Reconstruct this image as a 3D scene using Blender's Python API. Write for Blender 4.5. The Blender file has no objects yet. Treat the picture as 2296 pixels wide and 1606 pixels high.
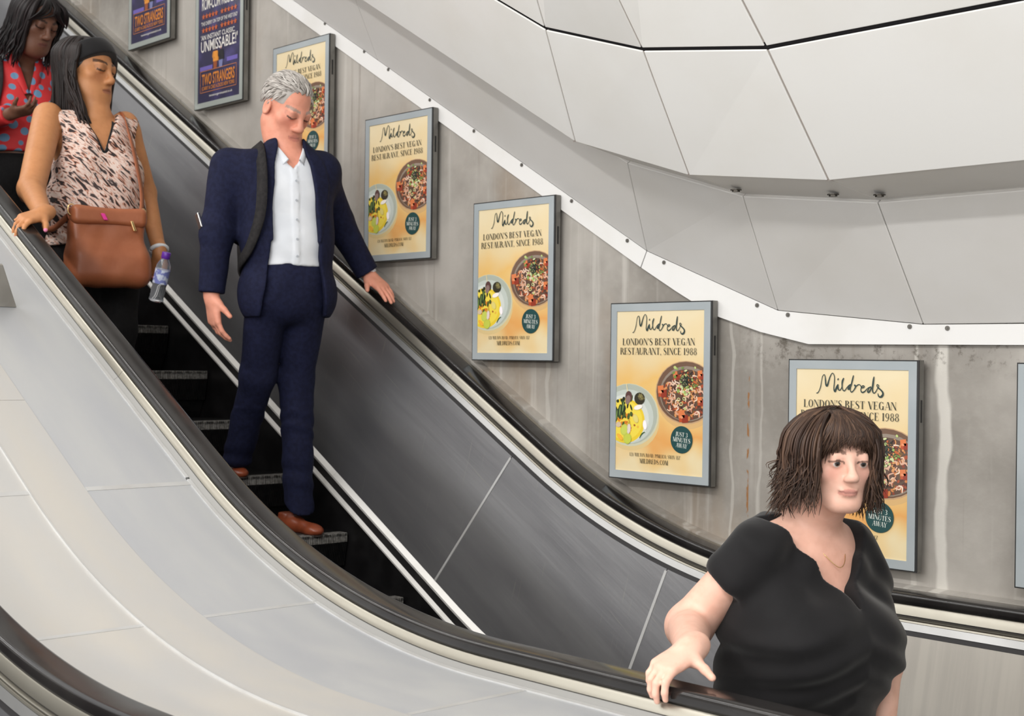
import bpy, bmesh, math, random
import numpy as np
from mathutils import Vector, Matrix
random.seed(7)
SC = bpy.context.scene
COL = SC.collection

# ---------------------------------------------------------------- camera, light, exposure
# The camera stands at the world origin, at eye height above the lower landing (floor z = -1.57).
CAM_YAW, CAM_PITCH, CAM_ROLL = [math.radians(a) for a in (42.913, -0.087, -0.732)]
FOCAL_PX = 3114.0
def camera_axes():
    f = np.array([-math.cos(CAM_YAW)*math.cos(CAM_PITCH), math.sin(CAM_YAW)*math.cos(CAM_PITCH), -math.sin(CAM_PITCH)])
    r = np.cross(f, [0, 0, 1]); r /= np.linalg.norm(r); d = np.cross(f, r)
    c, s = math.cos(CAM_ROLL), math.sin(CAM_ROLL)
    return c*r+s*d, -s*r+c*d, f
_r, _d, _f = camera_axes()
cam_data = bpy.data.cameras.new('camera'); cam = bpy.data.objects.new('camera', cam_data); COL.objects.link(cam)
cam.matrix_world = Matrix(((_r[0], -_d[0], -_f[0], 0), (_r[1], -_d[1], -_f[1], 0), (_r[2], -_d[2], -_f[2], 0), (0, 0, 0, 1)))
cam_data.sensor_fit = 'HORIZONTAL'; cam_data.sensor_width = 36.0
cam_data.lens = 36.0*FOCAL_PX/2296.0
cam_data.clip_start = 0.05; cam_data.clip_end = 100
cam_data.dof.use_dof = True; cam_data.dof.focus_distance = 4.0; cam_data.dof.aperture_fstop = 6.3
SC.camera = cam
SC.view_settings.view_transform = 'Standard'; SC.view_settings.look = 'None'
SC.view_settings.gamma = 1.0; SC.view_settings.use_curve_mapping = False
SC.view_settings.exposure = 0.10
SC.cycles.max_bounces = 8; SC.cycles.diffuse_bounces = 4; SC.cycles.glossy_bounces = 4
SC.cycles.transmission_bounces = 6; SC.cycles.sample_clamp_indirect = 6.0
try:
    SC.cycles.use_denoising = True
except Exception:
    pass
world = bpy.data.worlds.new('station_air'); SC.world = world; world.use_nodes = True
_bg = world.node_tree.nodes['Background']
_bg.inputs[0].default_value = (0.99, 0.995, 1.0, 1); _bg.inputs[1].default_value = 1.0

C30, S30 = math.cos(math.pi/6), math.sin(math.pi/6)
XC, ZC = -2.488, 1.970     # centre of the bend between slope and level, in side view
def area(name, loc, rot_mat, sx, sy, power, col):
    l = bpy.data.lights.new(name, 'AREA'); l.shape = 'RECTANGLE'; l.size = sx; l.size_y = sy
    l.energy = power; l.color = col
    o = bpy.data.objects.new(name, l); COL.objects.link(o)
    m = rot_mat.to_4x4(); m.translation = Vector(loc); o.matrix_world = m
    return o
def basis(xd, zd):
    z = Vector(zd).normalized(); x = Vector(xd).normalized(); y = z.cross(x).normalized(); x = y.cross(z)
    return Matrix(((x.x, y.x, z.x), (x.y, y.y, z.y), (x.z, y.z, z.z)))
# continuous strip luminaires along the crown of the tunnel, over both escalators and following the slope
LIGHT_COL = (1.0, 0.99, 0.978)
def strip_run(y, z, tilt, inc_power, flat_power, w=0.14):
    """one strip or fill-light run: a sloping length and a level length; tilt turns it from straight down (0) towards the wall (+90)"""
    t = math.radians(tilt); c, s = math.cos(t), math.sin(t)
    n = ZC-z
    top = (XC-n*S30-6.0*C30, y, ZC-n*C30+6.0*S30)
    area('strip_or_fill_light', top, basis((C30, 0, -S30), (S30*c, -s, C30*c)), 12.0, w, inc_power, LIGHT_COL)
    area('strip_or_fill_light', (XC+2.0, y, z), basis((1, 0, 0), (0, -s, c)), 5.0, w, flat_power, LIGHT_COL)
strip_run(-0.5, 2.15, 20, 235, 134)
strip_run(-2.9, 0.75, 105, 175, 137, 0.5)     # added fill light on the unseen opposite side, to brighten the ceiling

# ---------------------------------------------------------------- helpers
def lin(c):
    out = []
    for v in c[:3]:
        v = v/255.0
        out.append(v/12.92 if v <= 0.04045 else ((v+0.055)/1.055)**2.4)
    return tuple(out)+(1.0,)
ORG = {}
def _org(o):
    return ORG.get(o.name, np.zeros(3)) if o else np.zeros(3)
def thing(name, label, cat, loc=(0, 0, 0), group=None, kind=None):
    o = bpy.data.objects.new(name, None); COL.objects.link(o); o.location = loc
    o.empty_display_size = 0.1
    ORG[o.name] = np.array(loc, float)
    if label: o['label'] = label
    if cat: o['category'] = cat
    if group: o['group'] = group
    if kind: o['kind'] = kind
    return o
def link_mesh(name, me, parent=None, mats=None, smooth=False):
    o = bpy.data.objects.new(name, me); COL.objects.link(o)
    if parent is not None:
        o.parent = parent; ORG[o.name] = _org(parent)
    if mats is not None:
        for m in (mats if isinstance(mats, (list, tuple)) else [mats]): me.materials.append(m)
    if smooth:
        me.polygons.foreach_set('use_smooth', [True]*len(me.polygons))
    return o
def mesh_obj(name, verts, faces, mat, parent=None, smooth=False, colors=None, origin=None, mat_idx=None):
    """verts in world coordinates"""
    v = np.asarray(verts, float).reshape(-1, 3)
    off = _org(parent) if parent is not None else (np.array(origin, float) if origin is not None else np.zeros(3))
    me = bpy.data.meshes.new(name)
    me.from_pydata((v-off).tolist(), [], [list(map(int, f)) for f in faces])
    if mat_idx is not None: me.polygons.foreach_set('material_index', mat_idx)
    if colors is not None:
        a = me.color_attributes.new('col', 'FLOAT_COLOR', 'POINT')
        c = np.ones((len(v), 4), np.float32); c[:, :3] = np.asarray(colors)[:, :3]
        a.data.foreach_set('color', c.ravel())
    me.update()
    o = link_mesh(name, me, parent, mat, smooth)
    if parent is None:
        o.location = off; ORG[o.name] = off
    return o
class Geo:
    def __init__(s): s.v = []; s.f = []; s.c = []
    def add(s, v, f, c=None):
        n = len(s.v); s.v += [tuple(p) for p in v]; s.f += [tuple(i+n for i in q) for q in f]
        if c is not None: s.c += [c]*len(v)
    def box(s, c, h, ax=None, col=None):
        ax = np.eye(3) if ax is None else np.array(ax, float); c = np.array(c, float)
        v = [c+ax[0]*h[0]*i+ax[1]*h[1]*j+ax[2]*h[2]*k for i in (-1, 1) for j in (-1, 1) for k in (-1, 1)]
        s.add(v, [(0, 1, 3, 2), (4, 6, 7, 5), (0, 4, 5, 1), (2, 3, 7, 6), (0, 2, 6, 4), (1, 5, 7, 3)], col)
    def tube(s, pts, rad, n=8, col=None, flat=1.0):
        pts = np.array(pts, float); m = len(pts)
        rad = np.full(m, rad) if np.isscalar(rad) else np.array(rad)
        t = np.gradient(pts, axis=0); t /= np.linalg.norm(t, axis=1)[:, None]+1e-12
        ref = np.array([0, 0, 1.0]) if abs(t[0, 2]) < .9 else np.array([1.0, 0, 0])
        V = []; u = np.cross(t[0], ref); u /= np.linalg.norm(u)
        for i in range(m):
            u = u-t[i]*(u@t[i]); u /= np.linalg.norm(u)+1e-12; w = np.cross(t[i], u)
            for k in range(n):
                a = 2*math.pi*k/n; V.append(pts[i]+rad[i]*(math.cos(a)*u+flat*math.sin(a)*w))
        F = [(i*n+k, i*n+(k+1) % n, (i+1)*n+(k+1) % n, (i+1)*n+k) for i in range(m-1) for k in range(n)]
        F += [tuple(range(n))[::-1], tuple((m-1)*n+k for k in range(n))]
        s.add(V, F, col)
    def cyl(s, c, axis, r, h, n=12, col=None):
        a = np.array(axis, float); a /= np.linalg.norm(a); c = np.array(c, float)
        s.tube([c-a*h/2, c+a*h/2], r, n, col)
    def obj(s, name, mat, parent=None, smooth=False, origin=None):
        return mesh_obj(name, s.v, s.f, mat, parent, smooth, s.c if len(s.c) == len(s.v) and s.c else None, origin)
def smooth_angle(o, deg=40):
    me = o.data
    me.polygons.foreach_set('use_smooth', [True]*len(me.polygons))
    try: me.set_sharp_from_angle(angle=math.radians(deg))
    except Exception: pass
    return o
def bevel(o, w=0.002, seg=2):
    m = o.modifiers.new('edge', 'BEVEL'); m.width = w; m.segments = seg; m.limit_method = 'ANGLE'; m.angle_limit = math.radians(35)
    return o

def nd(nt, t, **kw):
    n = nt.nodes.new(t)
    for k, v in kw.items(): setattr(n, k, v)
    return n
def mat(name, col, rough=0.5, metal=0.0, col2=None, nscale=4.0, stretch=(1, 1, 1), detail=5.0, lo=0.35, hi=0.65, rough2=None,
        bump=0.0, bscale=None, bstretch=None, coat=0.0, attr=None, spec=None, sheen=0.0, sss=0.0, rot=(0, 0, 0), aniso=0.0, tangent=None):
    m = bpy.data.materials.new(name); m.use_nodes = True; nt = m.node_tree; b = nt.nodes['Principled BSDF']
    L = nt.links.new
    b.inputs['Roughness'].default_value = rough; b.inputs['Metallic'].default_value = metal
    b.inputs['Base Color'].default_value = col
    if coat: b.inputs['Coat Weight'].default_value = coat; b.inputs['Coat Roughness'].default_value = 0.06
    if spec is not None: b.inputs['Specular IOR Level'].default_value = spec
    if sheen: b.inputs['Sheen Weight'].default_value = sheen
    if aniso: b.inputs['Anisotropic'].default_value = aniso
    if sss:
        b.inputs['Subsurface Weight'].default_value = sss; b.inputs['Subsurface Radius'].default_value = (0.012, 0.005, 0.003)
        b.inputs['Subsurface Scale'].default_value = 1.0
    tc = nd(nt, 'ShaderNodeTexCoord')
    def noise(scale, st, det, rt=rot):
        mp = nd(nt, 'ShaderNodeMapping', vector_type='TEXTURE'); mp.inputs['Scale'].default_value = tuple(1/max(x, 1e-3) for x in st); mp.inputs['Rotation'].default_value = rt
        L(tc.outputs['Object'], mp.inputs['Vector'])
        n = nd(nt, 'ShaderNodeTexNoise'); n.inputs['Scale'].default_value = scale; n.inputs['Detail'].default_value = det
        L(mp.outputs[0], n.inputs['Vector']); return n
    src = None
    if attr:
        a = nd(nt, 'ShaderNodeAttribute', attribute_name=attr); src = a.outputs['Color']; L(src, b.inputs['Base Color'])
    if col2 is not None or rough2 is not None:
        n = noise(nscale, stretch, detail)
        mr = nd(nt, 'ShaderNodeMapRange', interpolation_type='SMOOTHSTEP'); mr.inputs['From Min'].default_value = lo; mr.inputs['From Max'].default_value = hi
        L(n.outputs['Fac'], mr.inputs['Value'])
        if col2 is not None:
            mx = nd(nt, 'ShaderNodeMix', data_type='RGBA'); L(mr.outputs[0], mx.inputs['Factor'])
            mx.inputs['A'].default_value = col; mx.inputs['B'].default_value = col2
            if attr:
                mx.blend_type = 'MULTIPLY'; L(src, mx.inputs['A'])
            L(mx.outputs['Result'], b.inputs['Base Color'])
        if rough2 is not None:
            mr2 = nd(nt, 'ShaderNodeMapRange'); mr2.inputs['To Min'].default_value = rough; mr2.inputs['To Max'].default_value = rough2
            L(mr.outputs[0], mr2.inputs['Value']); L(mr2.outputs[0], b.inputs['Roughness'])
    if bump:
        n2 = noise(bscale or nscale*4, bstretch or stretch, 4.0)
        bp = nd(nt, 'ShaderNodeBump'); bp.inputs['Strength'].default_value = bump; bp.inputs['Distance'].default_value = 0.01
        L(n2.outputs['Fac'], bp.inputs['Height']); L(bp.outputs[0], b.inputs['Normal'])
    return m
INC = (0, math.radians(30), 0)

# ---------------------------------------------------------------- the path every escalator line follows
# side view: level at the bottom, an arc of 30 degrees about (XC, ZC), then a 30 degree slope going up to the left
def pos(Y, r, t):
    if t < 0: return (XC-t, Y, ZC-r)
    a = math.radians(min(t, 30.0)); L = max(t-30.0, 0.0)
    return (XC-r*math.sin(a)-L*C30, Y, ZC-r*math.cos(a)+L*S30)
def stations(t0, t1, da=1.0):
    s = [t0]
    if t0 < 0:
        x = t0+0.6
        while x < min(0, t1)-0.05: s.append(x); x += 0.6
        if t1 > 0: s.append(0.0)
    a = max(t0, 0.0)
    k = math.floor(a/da)+1
    while k*da < min(t1, 30.0)-1e-6:
        if k*da > a+1e-6: s.append(k*da)
        k += 1
    if t1 > 30 and t0 < 30: s.append(30.0)
    x = max(t0, 30.0)+1.0
    while x < t1-0.05: s.append(x); x += 1.0
    s.append(t1)
    return s
def sweep(geo, prof, t0, t1, closed=True, da=1.0, col=None):
    st = stations(t0, t1, da); n = len(prof)
    V = [pos(y, r, t) for t in st for (y, r) in prof]
    F = []
    for i in range(len(st)-1):
        for k in range(n if closed else n-1):
            k2 = (k+1) % n
            F.append((i*n+k, (i+1)*n+k, (i+1)*n+k2, i*n+k2))
    if closed:
        F.append(tuple(range(n))); F.append(tuple((len(st)-1)*n+k for k in range(n))[::-1])
    geo.add(V, F, col)
def swept(name, prof, t0, t1, m, parent=None, smooth=True, closed=True, da=1.0):
    g = Geo(); sweep(g, prof, t0, t1, closed, da)
    o = g.obj(name, m, parent)
    bm = bmesh.new(); bm.from_mesh(o.data); bmesh.ops.recalc_face_normals(bm, faces=bm.faces); bm.to_mesh(o.data); bm.free()
    if smooth: smooth_angle(o, 35)
    return o

# ---------------------------------------------------------------- materials of the place
T_END = 30+11.0; T_FLAT = -3.4
def steel(name, col, rough, var=0.06, rot=INC, sx=1.5, sc=60, bump=0.02, rough2=None, metal=1.0, col2=None):
    c2 = col2 or tuple(min(1, x*(1+var*3)) for x in col[:3])+(1,)
    return mat(name, col, rough, metal, col2=c2, nscale=2.2, stretch=(sx, 3, 3), lo=.3, hi=.7, rough2=rough2, bump=bump, bscale=sc,
               bstretch=(.03, 1, 1), rot=rot)
M_CONC = None
def concrete():
    m = bpy.data.materials.new('stained_concrete'); m.use_nodes = True; nt = m.node_tree; b = nt.nodes['Principled BSDF']; L = nt.links.new
    b.inputs['Roughness'].default_value = 0.42
    b.inputs['Specular IOR Level'].default_value = 0.45
    tc = nd(nt, 'ShaderNodeTexCoord'); sep = nd(nt, 'ShaderNodeSeparateXYZ'); L(tc.outputs['Object'], sep.inputs[0])
    def noise(scale, st, det=5.0, off=(0, 0, 0), rough=.55):
        mp = nd(nt, 'ShaderNodeMapping'); mp.inputs['Scale'].default_value = st; mp.inputs['Location'].default_value = off
        L(tc.outputs['Object'], mp.inputs['Vector'])
        n = nd(nt, 'ShaderNodeTexNoise'); n.inputs['Scale'].default_value = scale; n.inputs['Detail'].default_value = det
        n.inputs['Roughness'].default_value = rough
        L(mp.outputs[0], n.inputs['Vector']); return n.outputs['Fac']
    def rng(v, lo, hi, a=0., bb=1., smooth=True):
        r = nd(nt, 'ShaderNodeMapRange', interpolation_type='SMOOTHSTEP' if smooth else 'LINEAR')
        for k, x in (('From Min', lo), ('From Max', hi), ('To Min', a), ('To Max', bb)): r.inputs[k].default_value = x
        L(v, r.inputs['Value']); return r.outputs[0]
    def mth(op, a, bb):
        n = nd(nt, 'ShaderNodeMath', operation=op)
        for i, x in enumerate((a, bb)):
            if isinstance(x, (int, float)): n.inputs[i].default_value = x
            else: L(x, n.inputs[i])
        return n.outputs[0]
    def mix(f, a, bb, mode='MIX'):
        n = nd(nt, 'ShaderNodeMix', data_type='RGBA'); n.blend_type = mode
        if isinstance(f, (int, float)): n.inputs['Factor'].default_value = f
        else: L(f, n.inputs['Factor'])
        for k, x in (('A', a), ('B', bb)):
            if isinstance(x, tuple): n.inputs[k].default_value = x
            else: L(x, n.inputs[k])
        return n.outputs['Result']
    c = mix(rng(noise(1.1, (1, 1, 1)), .36, .64), lin((136, 131, 124)), lin((180, 175, 168)))
    c = mix(rng(noise(2.6, (1, 1, .35), 4, (4, 1, 2)), .52, .74, 0, .55), c, lin((146, 126, 104)))
    c = mix(rng(noise(9, (1.6, 1, .07), 3, (2, 0, 7)), .56, .75, 0, .55), c, lin((208, 204, 197)))
    c = mix(rng(noise(16, (2.0, 1, .05), 3, (7, 0, 1)), .6, .8, 0, .5), c, lin((118, 108, 97)))
    c = mix(rng(noise(30, (1, 1, 1), 6, (1, 0, 3)), .45, .7, 0, .10), c, lin((190, 186, 178)))
    # one broad pale run of lime below the trim, and thinner ones beside it
    wob = mth('MULTIPLY', mth('SUBTRACT', noise(7, (1, 1, .6), 2), .5), .06)
    xs = mth('ADD', sep.outputs['X'], wob)
    for xc, w, am in ((-2.235, .024, .75), (-2.33, .010, .45), (-3.05, .008, .3), (-2.93, .007, .22), (-3.98, .014, .25), (-4.75, .012, .2)):
        dd = mth('ABSOLUTE', mth('SUBTRACT', xs, xc), 0.)
        c = mix(rng(dd, w*.45, w, am, 0.), c, lin((214, 210, 202)))
    # rust run
    dd = mth('ABSOLUTE', mth('SUBTRACT', sep.outputs['X'], -2.982), 0.)
    rs = mth('MULTIPLY', rng(dd, .003, .006, 1., 0.), rng(noise(40, (1, 1, .55), 2), .48, .6))
    rs = mth('MULTIPLY', rs, rng(sep.outputs['Z'], -.05, -.02, 1, 0))
    c = mix(rs, c, lin((146, 104, 66)))
    # soot and flaking just under the level trim
    band = mth('MULTIPLY', rng(sep.outputs['Z'], -.05, .05), rng(sep.outputs['X'], -3.1, -2.8))
    sp = mth('MULTIPLY', band, rng(noise(26, (1, 1, 1), 7, (3, 0, 3), .7), .5, .66))
    c = mix(mth('MULTIPLY', sp, .8), c, lin((78, 70, 60)))
    # dark chips scattered over the sheet
    vo = nd(nt, 'ShaderNodeTexVoronoi'); vo.inputs['Scale'].default_value = 5.0; L(tc.outputs['Object'], vo.inputs['Vector'])
    ch = mth('MULTIPLY', rng(vo.outputs['Distance'], .035, .06, 1, 0), rng(noise(1.7, (1, 1, 1), 2, (9, 9, 1)), .5, .62))
    c = mix(mth('MULTIPLY', ch, .7), c, lin((92, 84, 74)))
    L(c, b.inputs['Base Color'])
    bp = nd(nt, 'ShaderNodeBump'); bp.inputs['Strength'].default_value = .15; bp.inputs['Distance'].default_value = .01
    L(noise(18, (1, 1, 1), 6), bp.inputs['Height']); L(bp.outputs[0], b.inputs['Normal'])
    return m
M_CONC = concrete()
M_TRIM = mat('white_painted_trim', lin((226, 225, 223)), .35, col2=lin((218, 216, 212)), nscale=3, lo=.45, hi=.75)
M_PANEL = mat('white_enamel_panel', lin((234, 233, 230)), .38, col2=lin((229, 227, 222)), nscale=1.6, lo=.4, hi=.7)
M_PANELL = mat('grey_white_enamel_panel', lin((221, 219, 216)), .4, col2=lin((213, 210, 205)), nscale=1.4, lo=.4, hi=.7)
M_GASK = mat('grey_gasket', lin((172, 164, 158)), .6)
M_BLACKGAP = mat('black_gap', lin((22, 19, 24)), .8)
M_VAULT = mat('tunnel_lining', lin((214, 210, 202)), .7)
M_FLOOR = mat('landing_floor', lin((92, 90, 88)), .5, col2=lin((110, 107, 103)), nscale=20)
M_BOLT = mat('dark_bolt_steel', lin((84, 80, 74)), .4, .8)
M_SCREW = mat('screw_steel', lin((120, 117, 112)), .4, .8)
M_RUBBER = mat('black_handrail_rubber', lin((26, 24, 24)), .14, col2=lin((38, 36, 35)), nscale=6, spec=.5, rough2=.18)
M_GUIDE = mat('polished_guide_steel', lin((160, 156, 145)), .34, .85, col2=lin((150, 145, 134)), nscale=3, stretch=(.4, 1, 1), rot=INC, bump=.02, bscale=9, rough2=.36)
M_BAND = steel('satin_steel_band', lin((158, 158, 157)), .40, metal=.85)
M_BANDD = mat('dull_steel_band', lin((138, 137, 134)), .5, .3)
M_GROOVE = mat('shadow_groove', lin((70, 68, 66)), .5, .5)
M_BLACKSTRIP = mat('black_gap_shade', lin((34, 32, 33)), .55)  # black strip painted in for the shade of the gap above the panels
def inner_steel():
    m = steel('brushed_dark_steel', lin((150, 150, 153)), .40, var=.1, sx=.5, sc=70, bump=.03, rough2=.44, col2=lin((166, 166, 168)), metal=.9)
    nt = m.node_tree; b = nt.nodes['Principled BSDF']; L = nt.links.new
    # fine pale scratches along and across the travel
    src = b.inputs['Base Color'].links[0].from_socket
    tc = nd(nt, 'ShaderNodeTexCoord')
    for rot, st, lo in (((0, math.radians(34), 0), (1.4, 1, 60), .66), ((0, math.radians(4), 0), (70, 1, 2.2), .67)):
        mp = nd(nt, 'ShaderNodeMapping', vector_type='TEXTURE'); mp.inputs['Rotation'].default_value = rot; mp.inputs['Scale'].default_value = tuple(1/x for x in st)
        L(tc.outputs['Object'], mp.inputs['Vector'])
        n = nd(nt, 'ShaderNodeTexNoise'); n.inputs['Scale'].default_value = 2.0; n.inputs['Detail'].default_value = 3
        L(mp.outputs[0], n.inputs['Vector'])
        mr = nd(nt, 'ShaderNodeMapRange'); mr.inputs['From Min'].default_value = lo; mr.inputs['From Max'].default_value = lo+.1; mr.inputs['To Max'].default_value = .75
        L(n.outputs['Fac'], mr.inputs['Value'])
        mx = nd(nt, 'ShaderNodeMix', data_type='RGBA'); L(mr.outputs[0], mx.inputs['Factor']); L(src, mx.inputs['A']); mx.inputs['B'].default_value = lin((176, 174, 170))
        src = mx.outputs['Result']
    L(src, b.inputs['Base Color'])
    return m
M_INNER = inner_steel()
M_INNER_REFL = mat('steel_painted_reflection', lin((176, 171, 163)), .5, .45, col2=lin((186, 181, 172)), nscale=5, stretch=(6, 1, .3))  # lighter copy of the inner steel, with the bright reflection put into its colour
M_SKIRT = mat('black_skirt', lin((22, 21, 22)), .35, .2, col2=lin((32, 31, 32)), nscale=12)
M_SKIRTDK = mat('dark_skirt_band', lin((52, 51, 52)), .4, .5, col2=lin((66, 64, 64)), nscale=9)
M_STRIPW = mat('bright_aluminium_strip', lin((226, 224, 220)), .4, .3, col2=lin((206, 203, 197)), nscale=7, lo=.5, hi=.8)
M_DECK = steel('satin_deck_sheet', lin((188, 190, 194)), .46, var=.012, sx=.5, sc=50, bump=.02, metal=.5, col2=lin((196, 197, 197)), rough2=.52)
M_DECKC = steel('warm_satin_deck_sheet', lin((197, 196, 194)), .46, var=.012, sx=.5, sc=50, bump=.02, metal=.45, col2=lin((201, 197, 190)), rough2=.52)
M_STRIPD = mat('cross_strip_metal', lin((200, 200, 199)), .42, .4, col2=lin((190, 189, 187)), nscale=7)
M_TREAD = mat('black_step_metal', lin((26, 26, 27)), .5, .5, col2=lin((36, 35, 35)), nscale=30)
M_NOSE = mat('worn_step_teeth', lin((158, 155, 150)), .5, .3, col2=lin((112, 109, 105)), nscale=60)

# ---------------------------------------------------------------- the setting
g = Geo(); g.add([(-16, 3.9, -3.2), (2.5, 3.9, -3.2), (2.5, 3.9, 9.5), (-16, 3.9, 9.5), (-16, 4.1, -3.2), (2.5, 4.1, -3.2), (2.5, 4.1, 9.5), (-16, 4.1, 9.5)],
      [(0, 1, 2, 3), (5, 4, 7, 6), (0, 3, 7, 4), (1, 5, 6, 2), (3, 2, 6, 7), (0, 4, 5, 1)])
wall = g.obj('wall_back', M_CONC); wall['kind'] = 'structure'
# white trim on the wall, two pieces with their screws
TU = [(-5.784, 1.771), (-5.102, 1.377), (-3.445, .412), (-2.848, .18), (-2.296, .127), (2.4, .112)]
INCD = np.array([-C30, S30])
def up_inc(p, L): return (p[0]-C30*L, p[1]+S30*L)
t1u = [up_inc((-3.445, .412), 9.0), (-3.447, .413)]; t1l = [up_inc((-3.473, .352), 9.0), (-3.476, .354)]
t2u = [(-3.443, .411), (-2.848, .18), (-2.296, .127), (2.4, .112)]
t2l = [(-3.471, .351), (-3.30, .258), (-3.125, .169), (-2.92, .108), (-2.721, .066), (2.4, .05)]
def trim_piece(name, up, lo):
    n, k = len(up), len(lo); g = Geo(); V = []
    for y in (3.88, 3.905):
        V += [(x, y, z) for x, z in up]+[(x, y, z) for x, z in lo[::-1]]
    N = n+k
    F = [tuple(range(N)), tuple(range(N, 2*N))[::-1]]+[(i, i+N, (i+1) % N+N, (i+1) % N) for i in range(N)]
    g.add(V, F); o = g.obj(name, M_TRIM); o['kind'] = 'structure'
    bm = bmesh.new(); bm.from_mesh(o.data); bmesh.ops.recalc_face_normals(bm, faces=bm.faces); bmesh.ops.triangulate(bm, faces=[f for f in bm.faces if len(f.verts) > 4]); bm.to_mesh(o.data); bm.free()
    return o
trim1 = trim_piece('trim_1', t1u, t1l); trim2 = trim_piece('trim_2', t2u, t2l)
SCREWS = [(-5.526, 1.610), (-5.208, 1.426), (-5.024, 1.316), (-4.724, 1.139), (-4.427, 0.969), (-4.129, 0.797), (-3.840, 0.628), (-3.542, 0.456), (-3.359, 0.366), (-2.934, 0.200), (-2.805, 0.165), (-2.342, 0.121), (-2.212, 0.115)]
scr_me = None
for i, (x, z) in enumerate(SCREWS):
    par = trim1 if x < -3.45 else trim2
    if scr_me is None:
        g = Geo(); g.cyl((0, 0, 0), (0, 1, 0), .0075, .006, 14); g.cyl((0, -.0025, 0), (0, 1, 0), .0035, .004, 6)
        me = bpy.data.meshes.new('screw'); me.from_pydata([tuple(v) for v in g.v], [], g.f); me.materials.append(M_SCREW); scr_me = me
    o = bpy.data.objects.new('screw', scr_me); COL.objects.link(o); o.parent = par; o.location = (x, 3.8795, z)
# ceiling: three rows of enamel panels on the tunnel lining
ceil = thing('ceiling', None, None, kind='structure')
def inc3(p, L): return np.array([p[0]-C30*L, p[1], p[2]+S30*L])
B1, B2, B3 = [np.array(p) for p in ((-3.445, 3.88, .412), (-2.848, 3.88, .18), (-2.296, 3.88, .127))]
T1, T2, T3 = [np.array(p) for p in ((-3.283, 3.590, .694), (-2.776, 3.586, .538), (-2.296, 3.615, .484))]
F1, F2, F3 = [np.array(p) for p in ((-3.352, 3.40, .750), (-2.811, 3.36, .582), (-2.321, 3.40, .527))]
K1, K2, K3 = [np.array(p) for p in ((-3.175, 3.077, 1.056), (-2.722, 3.035, .912), (-2.316, 3.09, .862))]
N1, N2, N3 = [np.array(p) for p in ((-2.90, 2.56, 1.52), (-2.60, 2.46, 1.40), (-2.316, 2.46, 1.49))]
Bj = np.array((-5.102, 3.88, 1.377))
Lj = np.linalg.norm(Bj-B1)
def flat3(p, L): return np.array([p[0]+L, p[1], p[2]])
def panel(name, a, b, c, d, m, inset=(.003, .003), th=.022, parent=ceil):
    """a b lower edge, d c upper edge, seen from inside; pushed back by th"""
    a, b, c, d = [np.array(p, float) for p in (a, b, c, d)]
    def sh(p, q, r_): return p+(q-p)/np.linalg.norm(q-p)*inset[0]+(r_-p)/np.linalg.norm(r_-p)*inset[1]
    A, B, Cc, D = sh(a, b, d), sh(b, a, c), sh(c, d, b), sh(d, c, a)
    n = np.cross(b-a, d-a); n /= np.linalg.norm(n)
    if n[1] < 0: n = -n
    V = [A, B, Cc, D]+[p+n*th for p in (A, B, Cc, D)]
    g = Geo(); g.add(V, [(0, 3, 2, 1), (4, 5, 6, 7), (0, 1, 5, 4), (1, 2, 6, 5), (2, 3, 7, 6), (3, 0, 4, 7)])
    o = g.obj(name, m, parent)
    bm = bmesh.new(); bm.from_mesh(o.data); bmesh.ops.recalc_face_normals(bm, faces=bm.faces); bm.to_mesh(o.data); bm.free()
    bevel(o, .0025, 2)
    return o
L0 = 8.5
# lower, set-back row
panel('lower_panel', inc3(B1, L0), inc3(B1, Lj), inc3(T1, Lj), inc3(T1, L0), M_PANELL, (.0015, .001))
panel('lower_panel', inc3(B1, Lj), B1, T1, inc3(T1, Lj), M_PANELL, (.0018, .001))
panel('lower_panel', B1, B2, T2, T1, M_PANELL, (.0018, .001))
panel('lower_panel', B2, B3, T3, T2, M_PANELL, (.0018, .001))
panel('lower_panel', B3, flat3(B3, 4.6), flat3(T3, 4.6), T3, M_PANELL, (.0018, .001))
# upper row, its returned bottom edge and the dark open joint above it
for a, b, tu, lu in ((inc3(F1, L0), F1, K1, inc3(K1, L0)), (F1, F2, K2, K1), (F2, F3, K3, K2), (F3, flat3(F3, 4.6), flat3(K3, 4.6), K3)):
    panel('upper_panel', a, b, tu, lu, M_PANEL, (.0035, .005), .006)
for a, b, tu, lu in ((inc3(K1, L0), K1, N1, inc3(N1, L0)), (K1, K2, N2, N1), (K2, K3, N3, N2), (K3, flat3(K3, 4.6), flat3(N3, 4.6), N3)):
    panel('crown_panel', a, b, tu, lu, M_PANEL, (.0035, .008), .006)
def lift(p, d): p = np.array(p, float); return p+np.array(d)
for (a, b, ta, tb) in ((inc3(F1, L0), F1, inc3(T1, L0), T1), (F1, F2, T1, T2), (F2, F3, T2, T3), (F3, flat3(F3, 4.6), T3, flat3(T3, 4.6))):
    e = np.array((0, .004, .006))
    panel('soffit_strip', a+e, b+e, tb+e+np.array((0, .02, 0)), ta+e+np.array((0, .02, 0)), M_PANELL, (.0012, .0), .02)
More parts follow.
